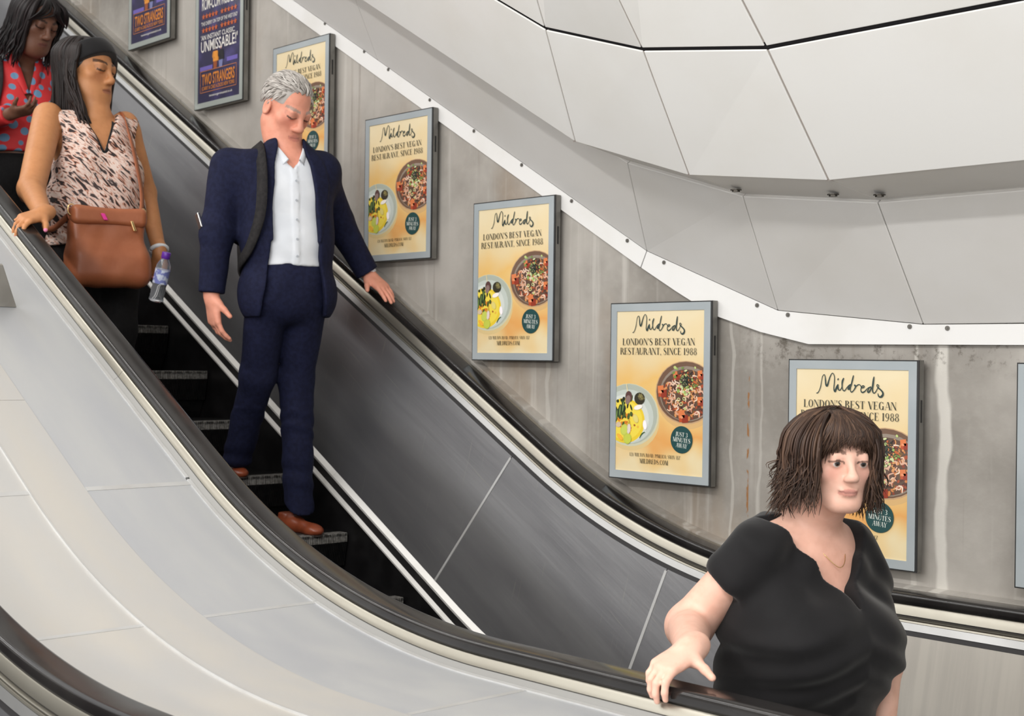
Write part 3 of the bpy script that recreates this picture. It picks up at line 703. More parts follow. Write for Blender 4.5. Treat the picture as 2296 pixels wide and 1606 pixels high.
# ---------------------------------------------------------------- yellow restaurant poster artwork
DG = lin((38, 58, 56)); DK = lin((52, 54, 44))
def art_meshes():
    rnd = random.Random(11); c8 = lambda *c: lin(c)
    A = Print()
    # shadow-toned print under the bowls, then the left bowl
    lx, ly = 66, 386
    A.ell(lx+3, ly+16, 146, 117, c8(222, 196, 140), 1); A.ell(lx, ly, 145, 117, c8(206, 205, 178), 2)
    A.ell(lx-1, ly-3, 139, 112, c8(176, 183, 170), 3); A.ell(lx-6, ly+6, 126, 101, c8(196, 204, 196), 4); A.ell(lx-14, ly+14, 112, 90, c8(214, 219, 212), 5)
    A.ell(lx-22, ly+22, 100, 84, c8(236, 204, 56), 6); A.ell(lx-26, ly+20, 92, 74, c8(242, 218, 80), 7)
    for _ in range(60):
        x, y = lx-40+rnd.gauss(0, 34), ly+28+rnd.gauss(0, 24)
        A.ell(x, y, rnd.uniform(4, 11), rnd.uniform(3, 6), c8(*rnd.choice([(232, 160, 44), (222, 132, 36), (238, 186, 72), (206, 118, 40), (168, 96, 40), (196, 168, 60)])), 8+rnd.random()*3, rnd.uniform(0, 180), 9)
    for _ in range(40):
        x, y = lx-34+rnd.gauss(0, 20), ly-22+rnd.gauss(0, 20)
        A.ell(x, y, rnd.uniform(6, 14), rnd.uniform(4, 8), c8(*rnd.choice([(40, 58, 34), (28, 38, 26), (70, 92, 44), (96, 112, 52), (34, 42, 30), (22, 26, 22)])), 12+rnd.random()*3, rnd.uniform(40, 140), 9)
    for x, y in ((18, 380), (34, 364), (2, 396)):
        A.ell(x, y-6, 8, 26, c8(48, 70, 40), 16, 8, 14); A.ell(x+2, y-8, 3, 20, c8(120, 146, 78), 16.5, 8, 10)
    A.ribbon([(52, 270, 3), (58, 300, 4), (62, 320, 4)], c8(238, 220, 172), 17)
    A.ell(64, 318, 17, 21, c8(92, 62, 58), 18, 0, 16); A.ell(60, 330, 12, 18, c8(140, 116, 110), 18.5, 20, 14)
    A.ell(118, 324, 26, 23, c8(52, 48, 34), 18, 0, 16); A.ell(124, 318, 14, 12, c8(104, 96, 60), 18.5, 30, 12)
    for i in range(10): A.ribbon([(118+rnd.uniform(-14, 14), 312+rnd.uniform(-10, 14), 1.4), (134+rnd.uniform(-10, 12), 320+rnd.uniform(-10, 14), 1.0)], c8(168, 158, 96), 19)
    for x, y, rx, ry, r, c in ((112, 356, 22, 9, -14, (242, 234, 226)), (146, 420, 10, 18, -8, (244, 238, 240)), (66, 438, 10, 19, 8, (222, 206, 198)), (14, 424, 14, 10, -10, (206, 186, 158)), (44, 442, 18, 22, 30, (196, 204, 92)), (60, 474, 20, 21, 20, (192, 200, 78)), (22, 470, 18, 8, 36, (238, 176, 64)), (100, 398, 12, 18, -35, (222, 206, 120))):
        A.ell(x, y, rx, ry, c8(*c), 21, r, 20); A.ell(x+.6, y+.6, rx*.8, ry*.8, c8(*[min(255, int(k*1.04)) for k in c]), 21.5, r, 18)
    A.ribbon([(120, 470, 3), (132, 454, 5), (146, 446, 3)], c8(52, 92, 44), 22)
    # right bowl
    rx, ry = 337, 296
    A.ell(rx+4, ry+16, 143, 116, c8(218, 178, 120), 1); A.ell(rx, ry, 143, 114, c8(196, 160, 122), 2); A.ell(rx, ry-1, 138, 110, c8(112, 84, 66), 3)
    A.ell(rx+4, ry+4, 126, 99, c8(146, 132, 118), 4); A.ell(rx+2, ry+8, 118, 92, c8(96, 72, 58), 5)
    for _ in range(240):
        a, q = rnd.uniform(0, 6.283), math.sqrt(rnd.random()); x, y = rx+6+112*q*math.cos(a), ry+10+86*q*math.sin(a)
        A.ell(x, y, rnd.uniform(4, 10), rnd.uniform(3, 6), c8(*rnd.choice([(190, 96, 48), (168, 76, 44), (206, 128, 72), (138, 64, 44), (88, 48, 38), (216, 150, 92), (120, 88, 44), (62, 40, 34)])), 6+rnd.random()*4, rnd.uniform(0, 180), 8)
    for _ in range(70):
        a, q = rnd.uniform(0, 6.283), math.sqrt(rnd.random())*.92; x, y = rx+4+108*q*math.cos(a), ry+14+82*q*math.sin(a)
        b = rnd.uniform(0, 6.28); l = rnd.uniform(8, 16)
        A.ribbon([(x, y, 3), (x+l*math.cos(b), y+l*math.sin(b), 5), (x+l*1.8*math.cos(b+.7), y+l*1.8*math.sin(b+.7), 3)], c8(*rnd.choice([(232, 196, 170), (240, 214, 192), (222, 176, 150), (214, 160, 128)])), 11+rnd.random(), 4)
    for x, y, s_ in ((290, 240, 17), (222, 300, 24), (322, 388, 25), (404, 236, 18), (404, 330, 18)):
        for dx, dy, c in ((0, 0, (188, 78, 40)), (s_*.55, s_*.1, (148, 54, 34)), (-s_*.1, -s_*.55, (220, 124, 72))):
            A.poly([(x+dx-s_*.6, y+dy-s_*.5), (x+dx+s_*.55, y+dy-s_*.62), (x+dx+s_*.6, y+dy+s_*.5), (x+dx-s_*.5, y+dy+s_*.62)], c8(*c), 13+.3*(dx != 0))
        A.ell(x-2, y-3, s_*.3, s_*.2, c8(232, 150, 108), 14, 20, 9)
    for _ in range(46):
        x, y = rx-4+rnd.gauss(0, 26), ry-30+rnd.gauss(0, 26)
        A.ell(x, y, rnd.uniform(4, 8), rnd.uniform(3, 6), c8(*rnd.choice([(150, 178, 92), (188, 204, 128), (112, 142, 66), (206, 214, 160)])), 15+rnd.random(), rnd.uniform(0, 180), 10)
    for _ in range(60):
        x, y = rx+4+rnd.gauss(0, 13), ry-44+rnd.gauss(0, 10); b = rnd.uniform(0, 6.28)
        A.ribbon([(x, y, 2.2), (x+12*math.cos(b), y+10*math.sin(b), 2.2), (x+22*math.cos(b+.4), y+16*math.sin(b+.4), 1)], c8(*rnd.choice([(28, 36, 34), (44, 56, 44), (20, 26, 28)])), 17+rnd.random(), 3)
    for x, y in ((306, 322), (332, 318), (318, 338)): A.ring(x, y, 8, 7, 3, 3, c8(206, 214, 150), 19, n=12)
    # lettering
    T = Print(); mm = lambda x, y, w: ((x+267)/2882*420, (y-98)/4862*594, w/2882*420)
    M1 = [(275, 745, 14), (310, 740, 18), (350, 680, 16), (390, 560, 18), (410, 430, 14), (435, 300, 16), (480, 245, 14), (505, 300, 18), (515, 400, 28), (525, 500, 30), (548, 545, 36), (575, 510, 34), (605, 400, 26), (640, 290, 22), (690, 205, 14), (725, 225, 16), (752, 310, 18), (750, 450, 20), (740, 580, 20), (745, 650, 26), (768, 690, 32), (790, 640, 38), (820, 560, 36), (848, 500, 18), (845, 560, 26), (858, 630, 26), (885, 655, 20), (915, 635, 18), (945, 580, 18), (952, 520, 20)]
    M2 = [(995, 325, 20), (965, 400, 36), (953, 480, 28), (958, 580, 20), (975, 640, 20), (1005, 668, 20), (1040, 640, 18), (1085, 570, 18), (1140, 510, 18), (1185, 485, 16)]
    M3 = [(1185, 485, 16), (1130, 550, 20), (1110, 610, 26), (1130, 622, 26), (1165, 560, 28)]
    M4 = [(1245, 250, 18), (1225, 340, 28), (1190, 500, 26), (1165, 610, 18), (1180, 680, 20), (1205, 692, 20), (1250, 650, 20), (1290, 580, 26), (1302, 545, 26), (1275, 520, 22), (1280, 500, 18), (1320, 530, 20), (1350, 505, 20), (1395, 490, 16), (1430, 520, 16), (1450, 560, 20), (1490, 575, 18), (1520, 540, 22), (1490, 515, 18), (1455, 560, 24), (1435, 630, 18), (1455, 685, 24), (1490, 692, 26), (1540, 660, 22), (1590, 600, 16), (1640, 560, 16), (1700, 535, 16)]
    M5 = [(1700, 535, 18), (1640, 580, 18), (1610, 660, 30), (1630, 690, 26), (1665, 650, 28), (1705, 560, 26)]
    M6 = [(1765, 275, 16), (1755, 330, 30), (1740, 470, 38), (1728, 600, 28), (1742, 680, 24), (1770, 705, 18), (1810, 670, 18), (1850, 590, 16), (1885, 530, 16), (1880, 495, 16), (1850, 480, 18), (1838, 510, 16), (1870, 560, 26), (1930, 610, 28), (1980, 670, 32), (1990, 730, 38), (1960, 780, 42), (1920, 800, 32), (1880, 770, 24), (1865, 705, 12)]
    for s in (M1, M2, M3, M4, M5, M6, [(856, 335, 16), (848, 360, 26), (838, 390, 18)]): T.ribbon([mm(*p) for p in s], DG, 24, 6, 1.15)
    serif_text(T, "LONDON'S BEST VEGAN", 30, 378, 126, 25, DK, 24)
    serif_text(T, "RESTAURANT, SINCE 1988", 19, 388, 161, 25, DK, 24)
    serif_text(T, "128 WILTON ROAD, PIMLICO, SW1V 1JZ", 72, 316, 538, 13, DK, 24, 0, .1)
    serif_text(T, "MILDREDS.COM", 122, 260, 562, 17, DK, 24)
    Bd = Print(); Bd.ell(322, 466, 51, 49, lin((30, 72, 72)), 22, 0, 48)
    W = Print()
    for tx, yb, x0, x1 in (("JUST 3", 455, 294, 350), ("MINUTES", 475, 281, 363), ("AWAY", 495, 296, 348)): serif_text(W, tx, x0, x1, yb, 15.5, lin((236, 238, 228)), 23.5, 4, .05)
    return [print_mesh(P, n, M_PRINT) for P, n in ((A, 'food_picture'), (T, 'lettering'), (Bd, 'round_badge'), (W, 'badge_lettering'))]
ART = art_meshes()
def show_meshes():
    rnd = random.Random(5); c8 = lambda *c: lin(c)
    T = Print(); OR = c8(214, 132, 52); WH = c8(226, 222, 216); ST = c8(190, 92, 44)
    font_text(T, "ROM-COM MUSICAL", 36, 392, 96, 62, WH, 20, .01)
    def stars(y, x0, x1):
        for k in range(5):
            cx = x0+(x1-x0)*(k+.5)/5; P = []
            for j in range(10):
                r_ = 18 if j % 2 == 0 else 8; a = math.radians(-90+36*j); P.append((cx+r_*math.cos(a), y+r_*math.sin(a)*.95))
            for j in range(10): T.poly([(cx, y), P[j], P[(j+1) % 10]], ST, 20)
    for y in (132, 206): stars(y, 36, 198); stars(y, 224, 388)
    font_text(T, "'THE CHERRY ON TOP OF THE WEST END'", 30, 394, 180, 20, WH, 20, .008)
    font_text(T, "'AN INSTANT CLASSIC.", 30, 372, 258, 26, WH, 20, .008)
    font_text(T, "UNMISSABLE!'", 30, 396, 322, 58, WH, 20, .01)
    font_text(T, "TWO STRANGERS", 44, 372, 500, 58, OR, 20, .02)
    font_text(T, "(CARRY A CAKE ACROSS NEW YORK)", 44, 372, 528, 20, OR, 20, .01)
    for a, b, c, d in ((26, 424, 390, 427), (26, 538, 390, 541), (26, 424, 29, 541), (387, 424, 390, 541)): T.poly([(a, b), (c, b), (c, d), (a, d)], c8(196, 126, 86), 19)
    A = Print()
    A.poly([(20, 400), (148, 400), (148, 422), (20, 422)], c8(110, 96, 176), 10); A.poly([(292, 382), (396, 382), (396, 404), (292, 404)], c8(110, 96, 176), 10)
    # two small standing figures, one in an orange coat, one in black
    for cx, coat, leg, skin in ((176, (224, 146, 52), (150, 78, 40), (96, 64, 54)), (232, (30, 28, 34), (120, 124, 168), (196, 140, 126))):
        A.ell(cx, 314, 11, 14, c8(*skin), 13, 0, 16); A.ell(cx, 306, 12, 9, c8(40, 30, 28), 14, 0, 14)
        A.poly([(cx-22, 332), (cx+22, 332), (cx+24, 386), (cx-22, 386)], c8(*coat), 12); A.poly([(cx-20, 384), (cx+20, 384), (cx+14, 424), (cx-16, 424)], c8(*leg), 11)
        A.ribbon([(cx-20, 338, 12), (cx-24, 360, 11), (cx-4, 370, 9)], c8(*[int(k*.9) for k in coat]), 13); A.ribbon([(cx+20, 338, 12), (cx+28, 366, 10), (cx+30, 388, 8)], c8(*[int(k*.9) for k in coat]), 13)
    font_text(T, "twostrangersmusical.co.uk", 120, 352, 568, 12, WH, 20, .01)
    return [print_mesh(P, n, M_PRINT) for P, n in ((A, 'stage_picture'), (T, 'lettering'))]
SHOW = show_meshes()
def local_mesh(name, g, m):
    me = bpy.data.meshes.new(name); me.from_pydata([tuple(map(float, v)) for v in g.v], [], g.f)
    bm = bmesh.new(); bm.from_mesh(me); bmesh.ops.recalc_face_normals(bm, faces=bm.faces); bm.to_mesh(me); bm.free()
    me.materials.append(m); return me
FW, FH, BD = .476, .650, .028
def frame_ring(x0, z0, x1, z1, b, y0, y1):
    g = Geo(); V = []
    for y in (y0, y1):
        V += [(x0, y, z0), (x1, y, z0), (x1, y, z1), (x0, y, z1), (x0+b, y, z0-b), (x1-b, y, z0-b), (x1-b, y, z1+b), (x0+b, y, z1+b)]
    F = []
    for i in range(4):
        j = (i+1) % 4
        F += [(i, j, 4+j, 4+i), (8+i, 12+i, 12+j, 8+j), (i, 8+i, 8+j, j), (4+i, 4+j, 12+j, 12+i)]
    g.add(V, F); return g
# local frame: x along the wall from the left edge of the face, y into the wall from the face, z from the top edge
g = Geo(); g.box((FW/2+.002, .0168, -FH/2), (FW/2+.005, .0133, FH/2+.004)); g.box((FW/2+.002, .043, -FH/2), (FW/2-.03, .0135, FH/2-.03)); me_case = local_mesh('casing', g, M_CASE)
me_rim = local_mesh('casing_rim', frame_ring(-.004, .004, FW+.008, -FH-.004, .006, .0005, .004), M_RIM)
me_bez = local_mesh('bezel', frame_ring(0, 0, FW, -FH, BD, -.0005, .0036), M_BEZEL)
me_bezg = local_mesh('bezel', frame_ring(0, 0, FW, -FH, BD, -.0005, .0036), M_BEZELG)
def paper_me(m):
    g = Geo(); g.add([(0, 0, 0), (.42, 0, 0), (.42, 0, -.594), (0, 0, -.594)], [(0, 3, 2, 1)]); me = bpy.data.meshes.new('printed_sheet')
    me.from_pydata([tuple(v) for v in g.v], [], g.f); me.materials.append(m); return me
me_py, me_pn = paper_me(M_YELLOW), paper_me(M_NAVY)
g = Geo(); g.box((FW+.0074, .017, -.155), (.0006, .004, .035)); me_lock = local_mesh('maker_plate', g, M_RIM)
ADS = [((-7.443, 2.423), 0, 'navy show poster cut off at the top edge, uppermost of the two navy posters'),
       ((-6.683, 1.981), 0, 'navy show poster with white UNMISSABLE lettering, lower of the two navy posters'),
       ((-5.919, 1.540), 1, 'yellow restaurant poster behind the grey-haired man, highest of the yellow row'),
       ((-5.144, 1.092), 1, 'yellow restaurant poster above the outstretched arm of the man in the navy suit'),
       ((-4.380, .651), 1, 'yellow restaurant poster in the middle of the row, third from the top'),
       ((-3.587, .2155), 1, 'yellow restaurant poster touching the white trim where it bends to level'),
       ((-2.771, .0118), 1, 'yellow restaurant poster half hidden by the brown-haired woman in black'),
       ((-1.964, .0076), 1, 'lowest poster frame at the right edge, only its grey bezel in view')]
for (x, z), kind, lab in ADS:
    y = 3.845
    root = thing('advertising_panel', lab, 'poster', (x, y, z), group=None)
    def put(nm, me, par, loc=(0, 0, 0)):
        o = bpy.data.objects.new(nm, me); COL.objects.link(o); o.parent = par; o.location = loc; return o
    put('casing', me_case, root); put('casing_rim', me_rim, root); put('bezel', me_bez if kind else me_bezg, root)
    put('maker_plate', me_lock, root)
    sh = put('printed_sheet', me_py if kind else me_pn, root, (BD, .003, -BD))
    if kind:
        put('food_picture', ART[0], sh); put('lettering', ART[1], sh); put('round_badge', ART[2], sh); put('badge_lettering', ART[3], sh)
    else:
        put('stage_picture', SHOW[0], sh); put('lettering', SHOW[1], sh)

# ---------------------------------------------------------------- smooth-union modelling for bodies and clothes
def V3(*a): return np.array(a, float)
def unit(v): v = np.array(v, float); return v/np.linalg.norm(v)
def cap(a, b, ra, rb=None, k=.02, op='u'):
    a, b = np.array(a, float), np.array(b, float); rb = ra if rb is None else rb; ba = b-a; L2 = ba@ba+1e-12
    def fn(P):
        pa = P-a; h = np.clip(pa@ba/L2, 0, 1); return np.linalg.norm(pa-h[:, None]*ba, axis=1)-(ra+(rb-ra)*h)
    r = max(ra, rb); return dict(fn=fn, lo=np.minimum(a, b)-r, hi=np.maximum(a, b)+r, k=k, op=op)
def ell(c, r, R=None, k=.02, op='u'):
    c = np.array(c, float); r = np.array(r, float); R = np.eye(3) if R is None else np.array(R, float)
    def fn(P):
        q = (P-c)@R.T; k0 = np.linalg.norm(q/r, axis=1); k1 = np.linalg.norm(q/(r*r), axis=1); return k0*(k0-1)/(k1+1e-9)
    e = np.abs(R.T)@r; return dict(fn=fn, lo=c-e, hi=c+e, k=k, op=op)
def rbox(c, h, R=None, rd=.01, k=.01, op='u'):
    c = np.array(c, float); h = np.array(h, float); R = np.eye(3) if R is None else np.array(R, float)
    def fn(P):
        q = np.abs((P-c)@R.T)-(h-rd); return np.linalg.norm(np.maximum(q, 0), axis=1)+np.minimum(q.max(1), 0)-rd
    e = np.abs(R.T)@h; return dict(fn=fn, lo=c-e, hi=c+e, k=k, op=op)
def half(p, n, k=.003, op='i'):
    """keeps the side the normal points away from (op i)"""
    p = np.array(p, float); n = unit(n); return dict(fn=lambda P: (P-p)@n, lo=None, hi=None, k=k, op=op)
def func(fn, k=.004, op='s'): return dict(fn=fn, lo=None, hi=None, k=k, op=op)
def inflate(prims, d):
    out = []
    for p in prims:
        q = dict(p)
        if p['op'] == 'u':
            q['fn'] = (lambda f: (lambda P: f(P)-d))(p['fn']); q['lo'] = p['lo']-d; q['hi'] = p['hi']+d
        out.append(q)
    return out
def smin(a, b, k):
    h = np.maximum(k-np.abs(a-b), 0)/k; return np.minimum(a, b)-h*h*k*.25
def sdf_mesh(prims, res=.005, post=None):
    us = [p for p in prims if p['op'] == 'u']
    lo = np.min([p['lo'] for p in us], 0)-res*4; hi = np.max([p['hi'] for p in us], 0)+res*4
    B = 8; nb = np.ceil((hi-lo)/(res*B)).astype(int); n = nb*B
    bi = np.stack(np.meshgrid(*[np.arange(k) for k in nb], indexing='ij'), -1).reshape(-1, 3)
    Cn = lo+(bi*B+(B-1)/2)*res; hd = res*B*.87
    D = []; tot = None
    for p in prims:
        d = p['fn'](Cn); D.append(d)
        if p['op'] == 'u': tot = d.copy() if tot is None else smin(tot, d, p['k'])
        elif p['op'] == 's': tot = -smin(-tot, d, p['k'])
        else: tot = -smin(-tot, -d, p['k'])
    act = np.where(np.abs(tot) < hd*1.45+.01)[0]
    off = np.stack(np.meshgrid(*[np.arange(B)]*3, indexing='ij'), -1).reshape(-1, 3)*res
    P = (lo+bi[act]*B*res)[:, None, :]+off[None]; na = len(act)
    F = np.full((na, B**3), 9., np.float64)
    mn = np.min([D[j][act] for j, p in enumerate(prims) if p['op'] == 'u'], 0)
    for j, p in enumerate(prims):
        d = D[j][act]
        if p['op'] == 'u': s = d < mn+2.6*hd+p['k']
        elif p['op'] == 's': s = d < hd*1.5+p['k']
        else: s = d > -hd*1.5-p['k']
        if not s.any(): continue
        e = p['fn'](P[s].reshape(-1, 3)).reshape(-1, B**3)
        if p['op'] == 'u': F[s] = smin(F[s], e, p['k'])
        elif p['op'] == 's': F[s] = -smin(-F[s], e, p['k'])
        else: F[s] = -smin(-F[s], -e, p['k'])
    if post is not None: F = F+post(P.reshape(-1, 3)).reshape(F.shape)
    G = np.broadcast_to(tot[:, None], (len(tot), B**3)).copy(); G[act] = F
    A = G.reshape(nb[0], nb[1], nb[2], B, B, B).transpose(0, 3, 1, 4, 2, 5).reshape(n)
    ins = A < 0
    c8 = [(i, j, k) for i in (0, 1) for j in (0, 1) for k in (0, 1)]
    sl = lambda o: tuple(slice(o[d], n[d]-1+o[d]) for d in range(3))
    cnt = sum(ins[sl(o)].astype(np.int8) for o in c8); cells = np.argwhere((cnt > 0) & (cnt < 8))
    idx = np.full(n-1, -1, np.int64); idx[tuple(cells.T)] = np.arange(len(cells))
    acc = np.zeros((len(cells), 3)); num = np.zeros(len(cells))
    val = {o: A[cells[:, 0]+o[0], cells[:, 1]+o[1], cells[:, 2]+o[2]] for o in c8}
    for o in c8:
        for ax in range(3):
            if o[ax] == 0:
                q = list(o); q[ax] = 1; q = tuple(q); a, b = val[o], val[q]; m = (a < 0) != (b < 0)
                t = np.where(m, a/(a-b+1e-15), 0); pt_ = np.tile(np.array(o, float), (len(cells), 1)); pt_[:, ax] += t
                acc[m] += pt_[m]; num[m] += 1
    verts = lo+(cells+acc/num[:, None])*res
    quads = []
    for ax in range(3):
        u, v = (ax+1) % 3, (ax+2) % 3
        s0 = [slice(1, n[d]-1) for d in range(3)]; s0[ax] = slice(0, n[ax]-1); s1 = list(s0); s1[ax] = slice(1, n[ax])
        a, b = ins[tuple(s0)], ins[tuple(s1)]
        for mask, flip in ((a & ~b, False), (~a & b, True)):
            e = np.argwhere(mask)
            if not len(e): continue
            base = e.copy(); base[:, u] += 1; base[:, v] += 1
            def cid(du, dv):
                c = base.copy(); c[:, u] += du; c[:, v] += dv; return idx[tuple(c.T)]
            q = np.stack([cid(-1, -1), cid(0, -1), cid(0, 0), cid(-1, 0)], 1)
            quads.append(q[:, ::-1] if flip else q)
    return verts, np.concatenate(quads)
def relax(v, q, it=2, w=.5):
    e = np.concatenate([q[:, [0, 1]], q[:, [1, 2]], q[:, [2, 3]], q[:, [3, 0]]])
    for _ in range(it):
        s = np.zeros_like(v); c = np.zeros(len(v))
        np.add.at(s, e[:, 0], v[e[:, 1]]); np.add.at(s, e[:, 1], v[e[:, 0]]); np.add.at(c, e[:, 0], 1); np.add.at(c, e[:, 1], 1)
        v = v*(1-w)+w*s/c[:, None]
    return v
def sdf_obj(name, prims, m, parent, res=.005, post=None, color=None, it=1):
    v, q = sdf_mesh(prims, res, post); v = relax(v, q, it, .5)
    me = bpy.data.meshes.new(name); vv = (v-_org(parent)).astype(np.float32)
    me.vertices.add(len(vv)); me.vertices.foreach_set('co', vv.ravel())
    me.loops.add(q.size); me.loops.foreach_set('vertex_index', q.astype(np.int32).ravel())
    me.polygons.add(len(q)); me.polygons.foreach_set('loop_start', np.arange(0, q.size, 4, dtype=np.int32))
    me.polygons.foreach_set('loop_total', np.full(len(q), 4, np.int32))
    me.update(calc_edges=True)
    if color is not None:
        a = me.color_attributes.new('col', 'FLOAT_COLOR', 'POINT'); c = np.ones((len(v), 4), np.float32); c[:, :3] = color(v)
        a.data.foreach_set('color', c.ravel())
    return link_mesh(name, me, parent, m, True)
def nz(P, s, seed=0):
    """cheap smooth pseudo-noise, about -1..1"""
    r = np.random.RandomState(seed); o = np.zeros(len(P))
    for i in range(4):
        d = r.normal(size=3); d /= np.linalg.norm(d); o += np.sin(P@d*s*(1+.6*i)+r.uniform(0, 6.28)+1.3*np.sin(P@r.normal(size=3)*s*.5))
    return o/4

# ---------------------------------------------------------------- heads, hands
class Frame:
    def __init__(s, c, F, U=(0, 0, 1), k=1.0):
        s.c = np.array(c, float); s.F = unit(F); r = unit(np.cross(s.F, U)); s.R = r; s.U = np.cross(r, s.F); s.k = k
        s.M = np.array([s.R, s.F, s.U])            # rows: right, forward, up
    def p(s, x, y, z): return s.c+s.k*(x*s.R+y*s.F+z*s.U)
    def loc(s, P): return (P-s.c)@s.M.T/s.k
def head_prims(H, neck_base, neck_r=.055, wide=1.0, jowl=0.0, open_eyes=False, nose=1.0, lips=1.0):
    k = H.k; o = []
    E = lambda c, r, kk=.02, op='u': o.append(ell(H.p(*c), np.array(r)*k, H.M, kk*k, op))
    C = lambda a, b, ra, rb, kk=.015, op='u': o.append(cap(H.p(*a), H.p(*b), ra*k, rb*k, kk*k, op))
    w = wide
    E((0, -.014, .032), (.075*w, .094, .086)); E((0, .028, -.036), (.060*w, .060, .078), .03)
    E((0, .066, -.097), (.026*w, .020, .018), .03)
    for s in (1, -1):
        C((s*.052*w, .0, -.052), (s*.022*w, .056, -.095), .020+jowl*.008, .016+jowl*.010, .025)
        E((s*.043*w, .052, -.016), (.024, .022, .022), .02)
        E((s*.080*w, -.008, -.006), (.008, .019, .031), .008)
        E((s*.084*w, -.006, -.004), (.004, .010, .020), .006, 's')
        E((s*.0325, .096, .009), (.019, .014, .012), .012, 's')
        E((s*.0325, .0765, .006), (.0155, .0140, .0125), .006)
        if open_eyes: E((s*.0325, .094, .0055), (.0135, .014, .0056), .003, 's')
        E((s*.012*nose, .098, -.031), (.0085*nose, .010, .008), .006)
    if jowl: E((0, .040, -.104), (.050, .046, .026*(1+jowl)), .03); E((0, .030, -.070), (.058+.012*jowl, .056+.010*jowl, .050), .03)
    C((-.034, .078, .024), (.034, .078, .024), .012, .012, .016)
    C((0, .086, .018), (0, .106, -.020), .008*nose, .010*nose, .014); E((0, .108, -.026), (.0135*nose, .012, .0105), .010)
    E((0, .086, -.0580), (.024, .0100*lips, .0060*lips), .007); E((0, .0845, -.0690), (.020*lips**.5, .0100*lips, .0065*lips), .007)
    C((-.022, .100, -.0635), (.022, .100, -.0635), .0042, .0042, .005, 's')
    o.append(cap(H.p(0, -.022, -.06), neck_base, neck_r*k, neck_r*1.08*k, .03))
    o.append(cap(H.p(0, .0, -.07), np.array(neck_base)+H.F*.015, neck_r*.9*k, neck_r*k, .03))
    return o
def face_paint(H, c, skin, lip, brow, eye_dark, P, blush=None, open_eyes=False):
    q = H.loc(P); x, y, z = q.T; ax = np.abs(x); near = np.abs(q).max(1) < .16
    def put(m, col, a=1.0): c[m & near] = c[m & near]*(1-a)+np.array(lin(col)[:3])*a
    if blush is not None:
        g = np.exp(-(((ax-.042)/.022)**2+((z+.02)/.022)**2))*(y > .02)*near
        c[:] = c*(1-.5*g[:, None])+np.array(lin(blush)[:3])*(.5*g[:, None])
    put(((ax-.0325)/.021)**2+((z-.013)/.014)**2 < 1, [int(v*.82) for v in skin], .5) if not open_eyes else None
    put((y > .06) & ((x/.025)**2+((z+.0635+4*x*x)/.0095)**2 < 1), lip, .6); put((y > .07) & (ax < .024) & (np.abs(z+.0635-3*x*x) < .0015), [int(v*.62) for v in lip], .5)
    zb = .0295+.006*np.sin(np.clip((ax-.012)/.042, 0, 1)*2.6)
    put((y > .045) & (ax > .012) & (ax < .054) & (np.abs(z-zb) < .0046), brow, .85)
    zl = .0025+.003*((ax-.0325)/.016)**2
    if not open_eyes: put((y > .06) & (np.abs(ax-.0325) < .0165) & (np.abs(z-zl) < .0028), eye_dark, .9)
    else: put((y > .06) & (np.abs(ax-.0325) < .0175) & (np.abs(z-(.0125-18*(ax-.0325)**2)) < .0022), eye_dark, .85)
    return c
def hand_prims(wrist, d, n, side, curl, spread=.06, k=1.0, thumb=(.9, .25, .35), tcurl=.3, nails=None):
    """d: towards the fingers, n: the way the palm faces, side: +1/-1 puts the thumb along side*(d x n)"""
    d = unit(d); n = unit(np.array(n)-d*(np.array(n)@d)); s = side*np.cross(d, n); w = np.array(wrist, float); o = []
    X = lambda a, b, c: w+k*(a*d+b*s+c*n)
    o.append(ell(X(.052, 0, 0), np.array((.056, .040, .0145))*k, np.array([d, s, n]), .015))
    o.append(cap(w-d*.03*k, X(.02, 0, 0), .0245*k, .024*k, .02))
    base = ((.094, .029), (.098, .010), (.094, -.009), (.085, -.027)); ln = (.070, .078, .072, .056)
    tips = []
    for i, (a, b) in enumerate(base):
        kn = X(a, b, -.002); o.append(cap(X(.03, b*.7, 0), kn, .0125*k, .0105*k, .012))
        cu = curl[i] if isinstance(curl[0], (tuple, list)) else curl; ang = 0.0; p = kn
        fd0 = unit(d+s*spread*(b/.02)); r = (.0094, .0086, .0078, .0068)
        sc = .86 if i == 3 else 1.0
        for j, fr in enumerate((.46, .30, .24)):
            ang += cu[j]; fd = math.cos(ang)*fd0+math.sin(ang)*n; q = p+fd*ln[i]*fr*k
            o.append(cap(p, q, r[j]*k*sc, r[j+1]*k*sc, .004)); p = q
        tips.append((p, fd, unit(np.cross(fd, s)*1.0)))
    tb = X(.022, .026, .004); td = unit(thumb[0]*s+thumb[1]*d+thumb[2]*n)
    o.append(cap(X(.01, .012, .002), tb+td*.012*k, .016*k, .0135*k, .014))
    m = tb+td*.044*k; td2 = unit(td*math.cos(tcurl)+(d*.8+n*.5)*math.sin(tcurl)); o.append(cap(tb, m, .0125*k, .0105*k, .008)); t2 = m+td2*.030*k
    o.append(cap(m, t2, .0105*k, .0085*k, .005)); tips.append((t2, td2, unit(s)))
    return o, tips
def tip_paint(c, P, tips, col, r=.0085, back=None):
    for p, fd, _ in tips: c[np.linalg.norm(P-p, axis=1) < r] = np.array(lin(col)[:3])
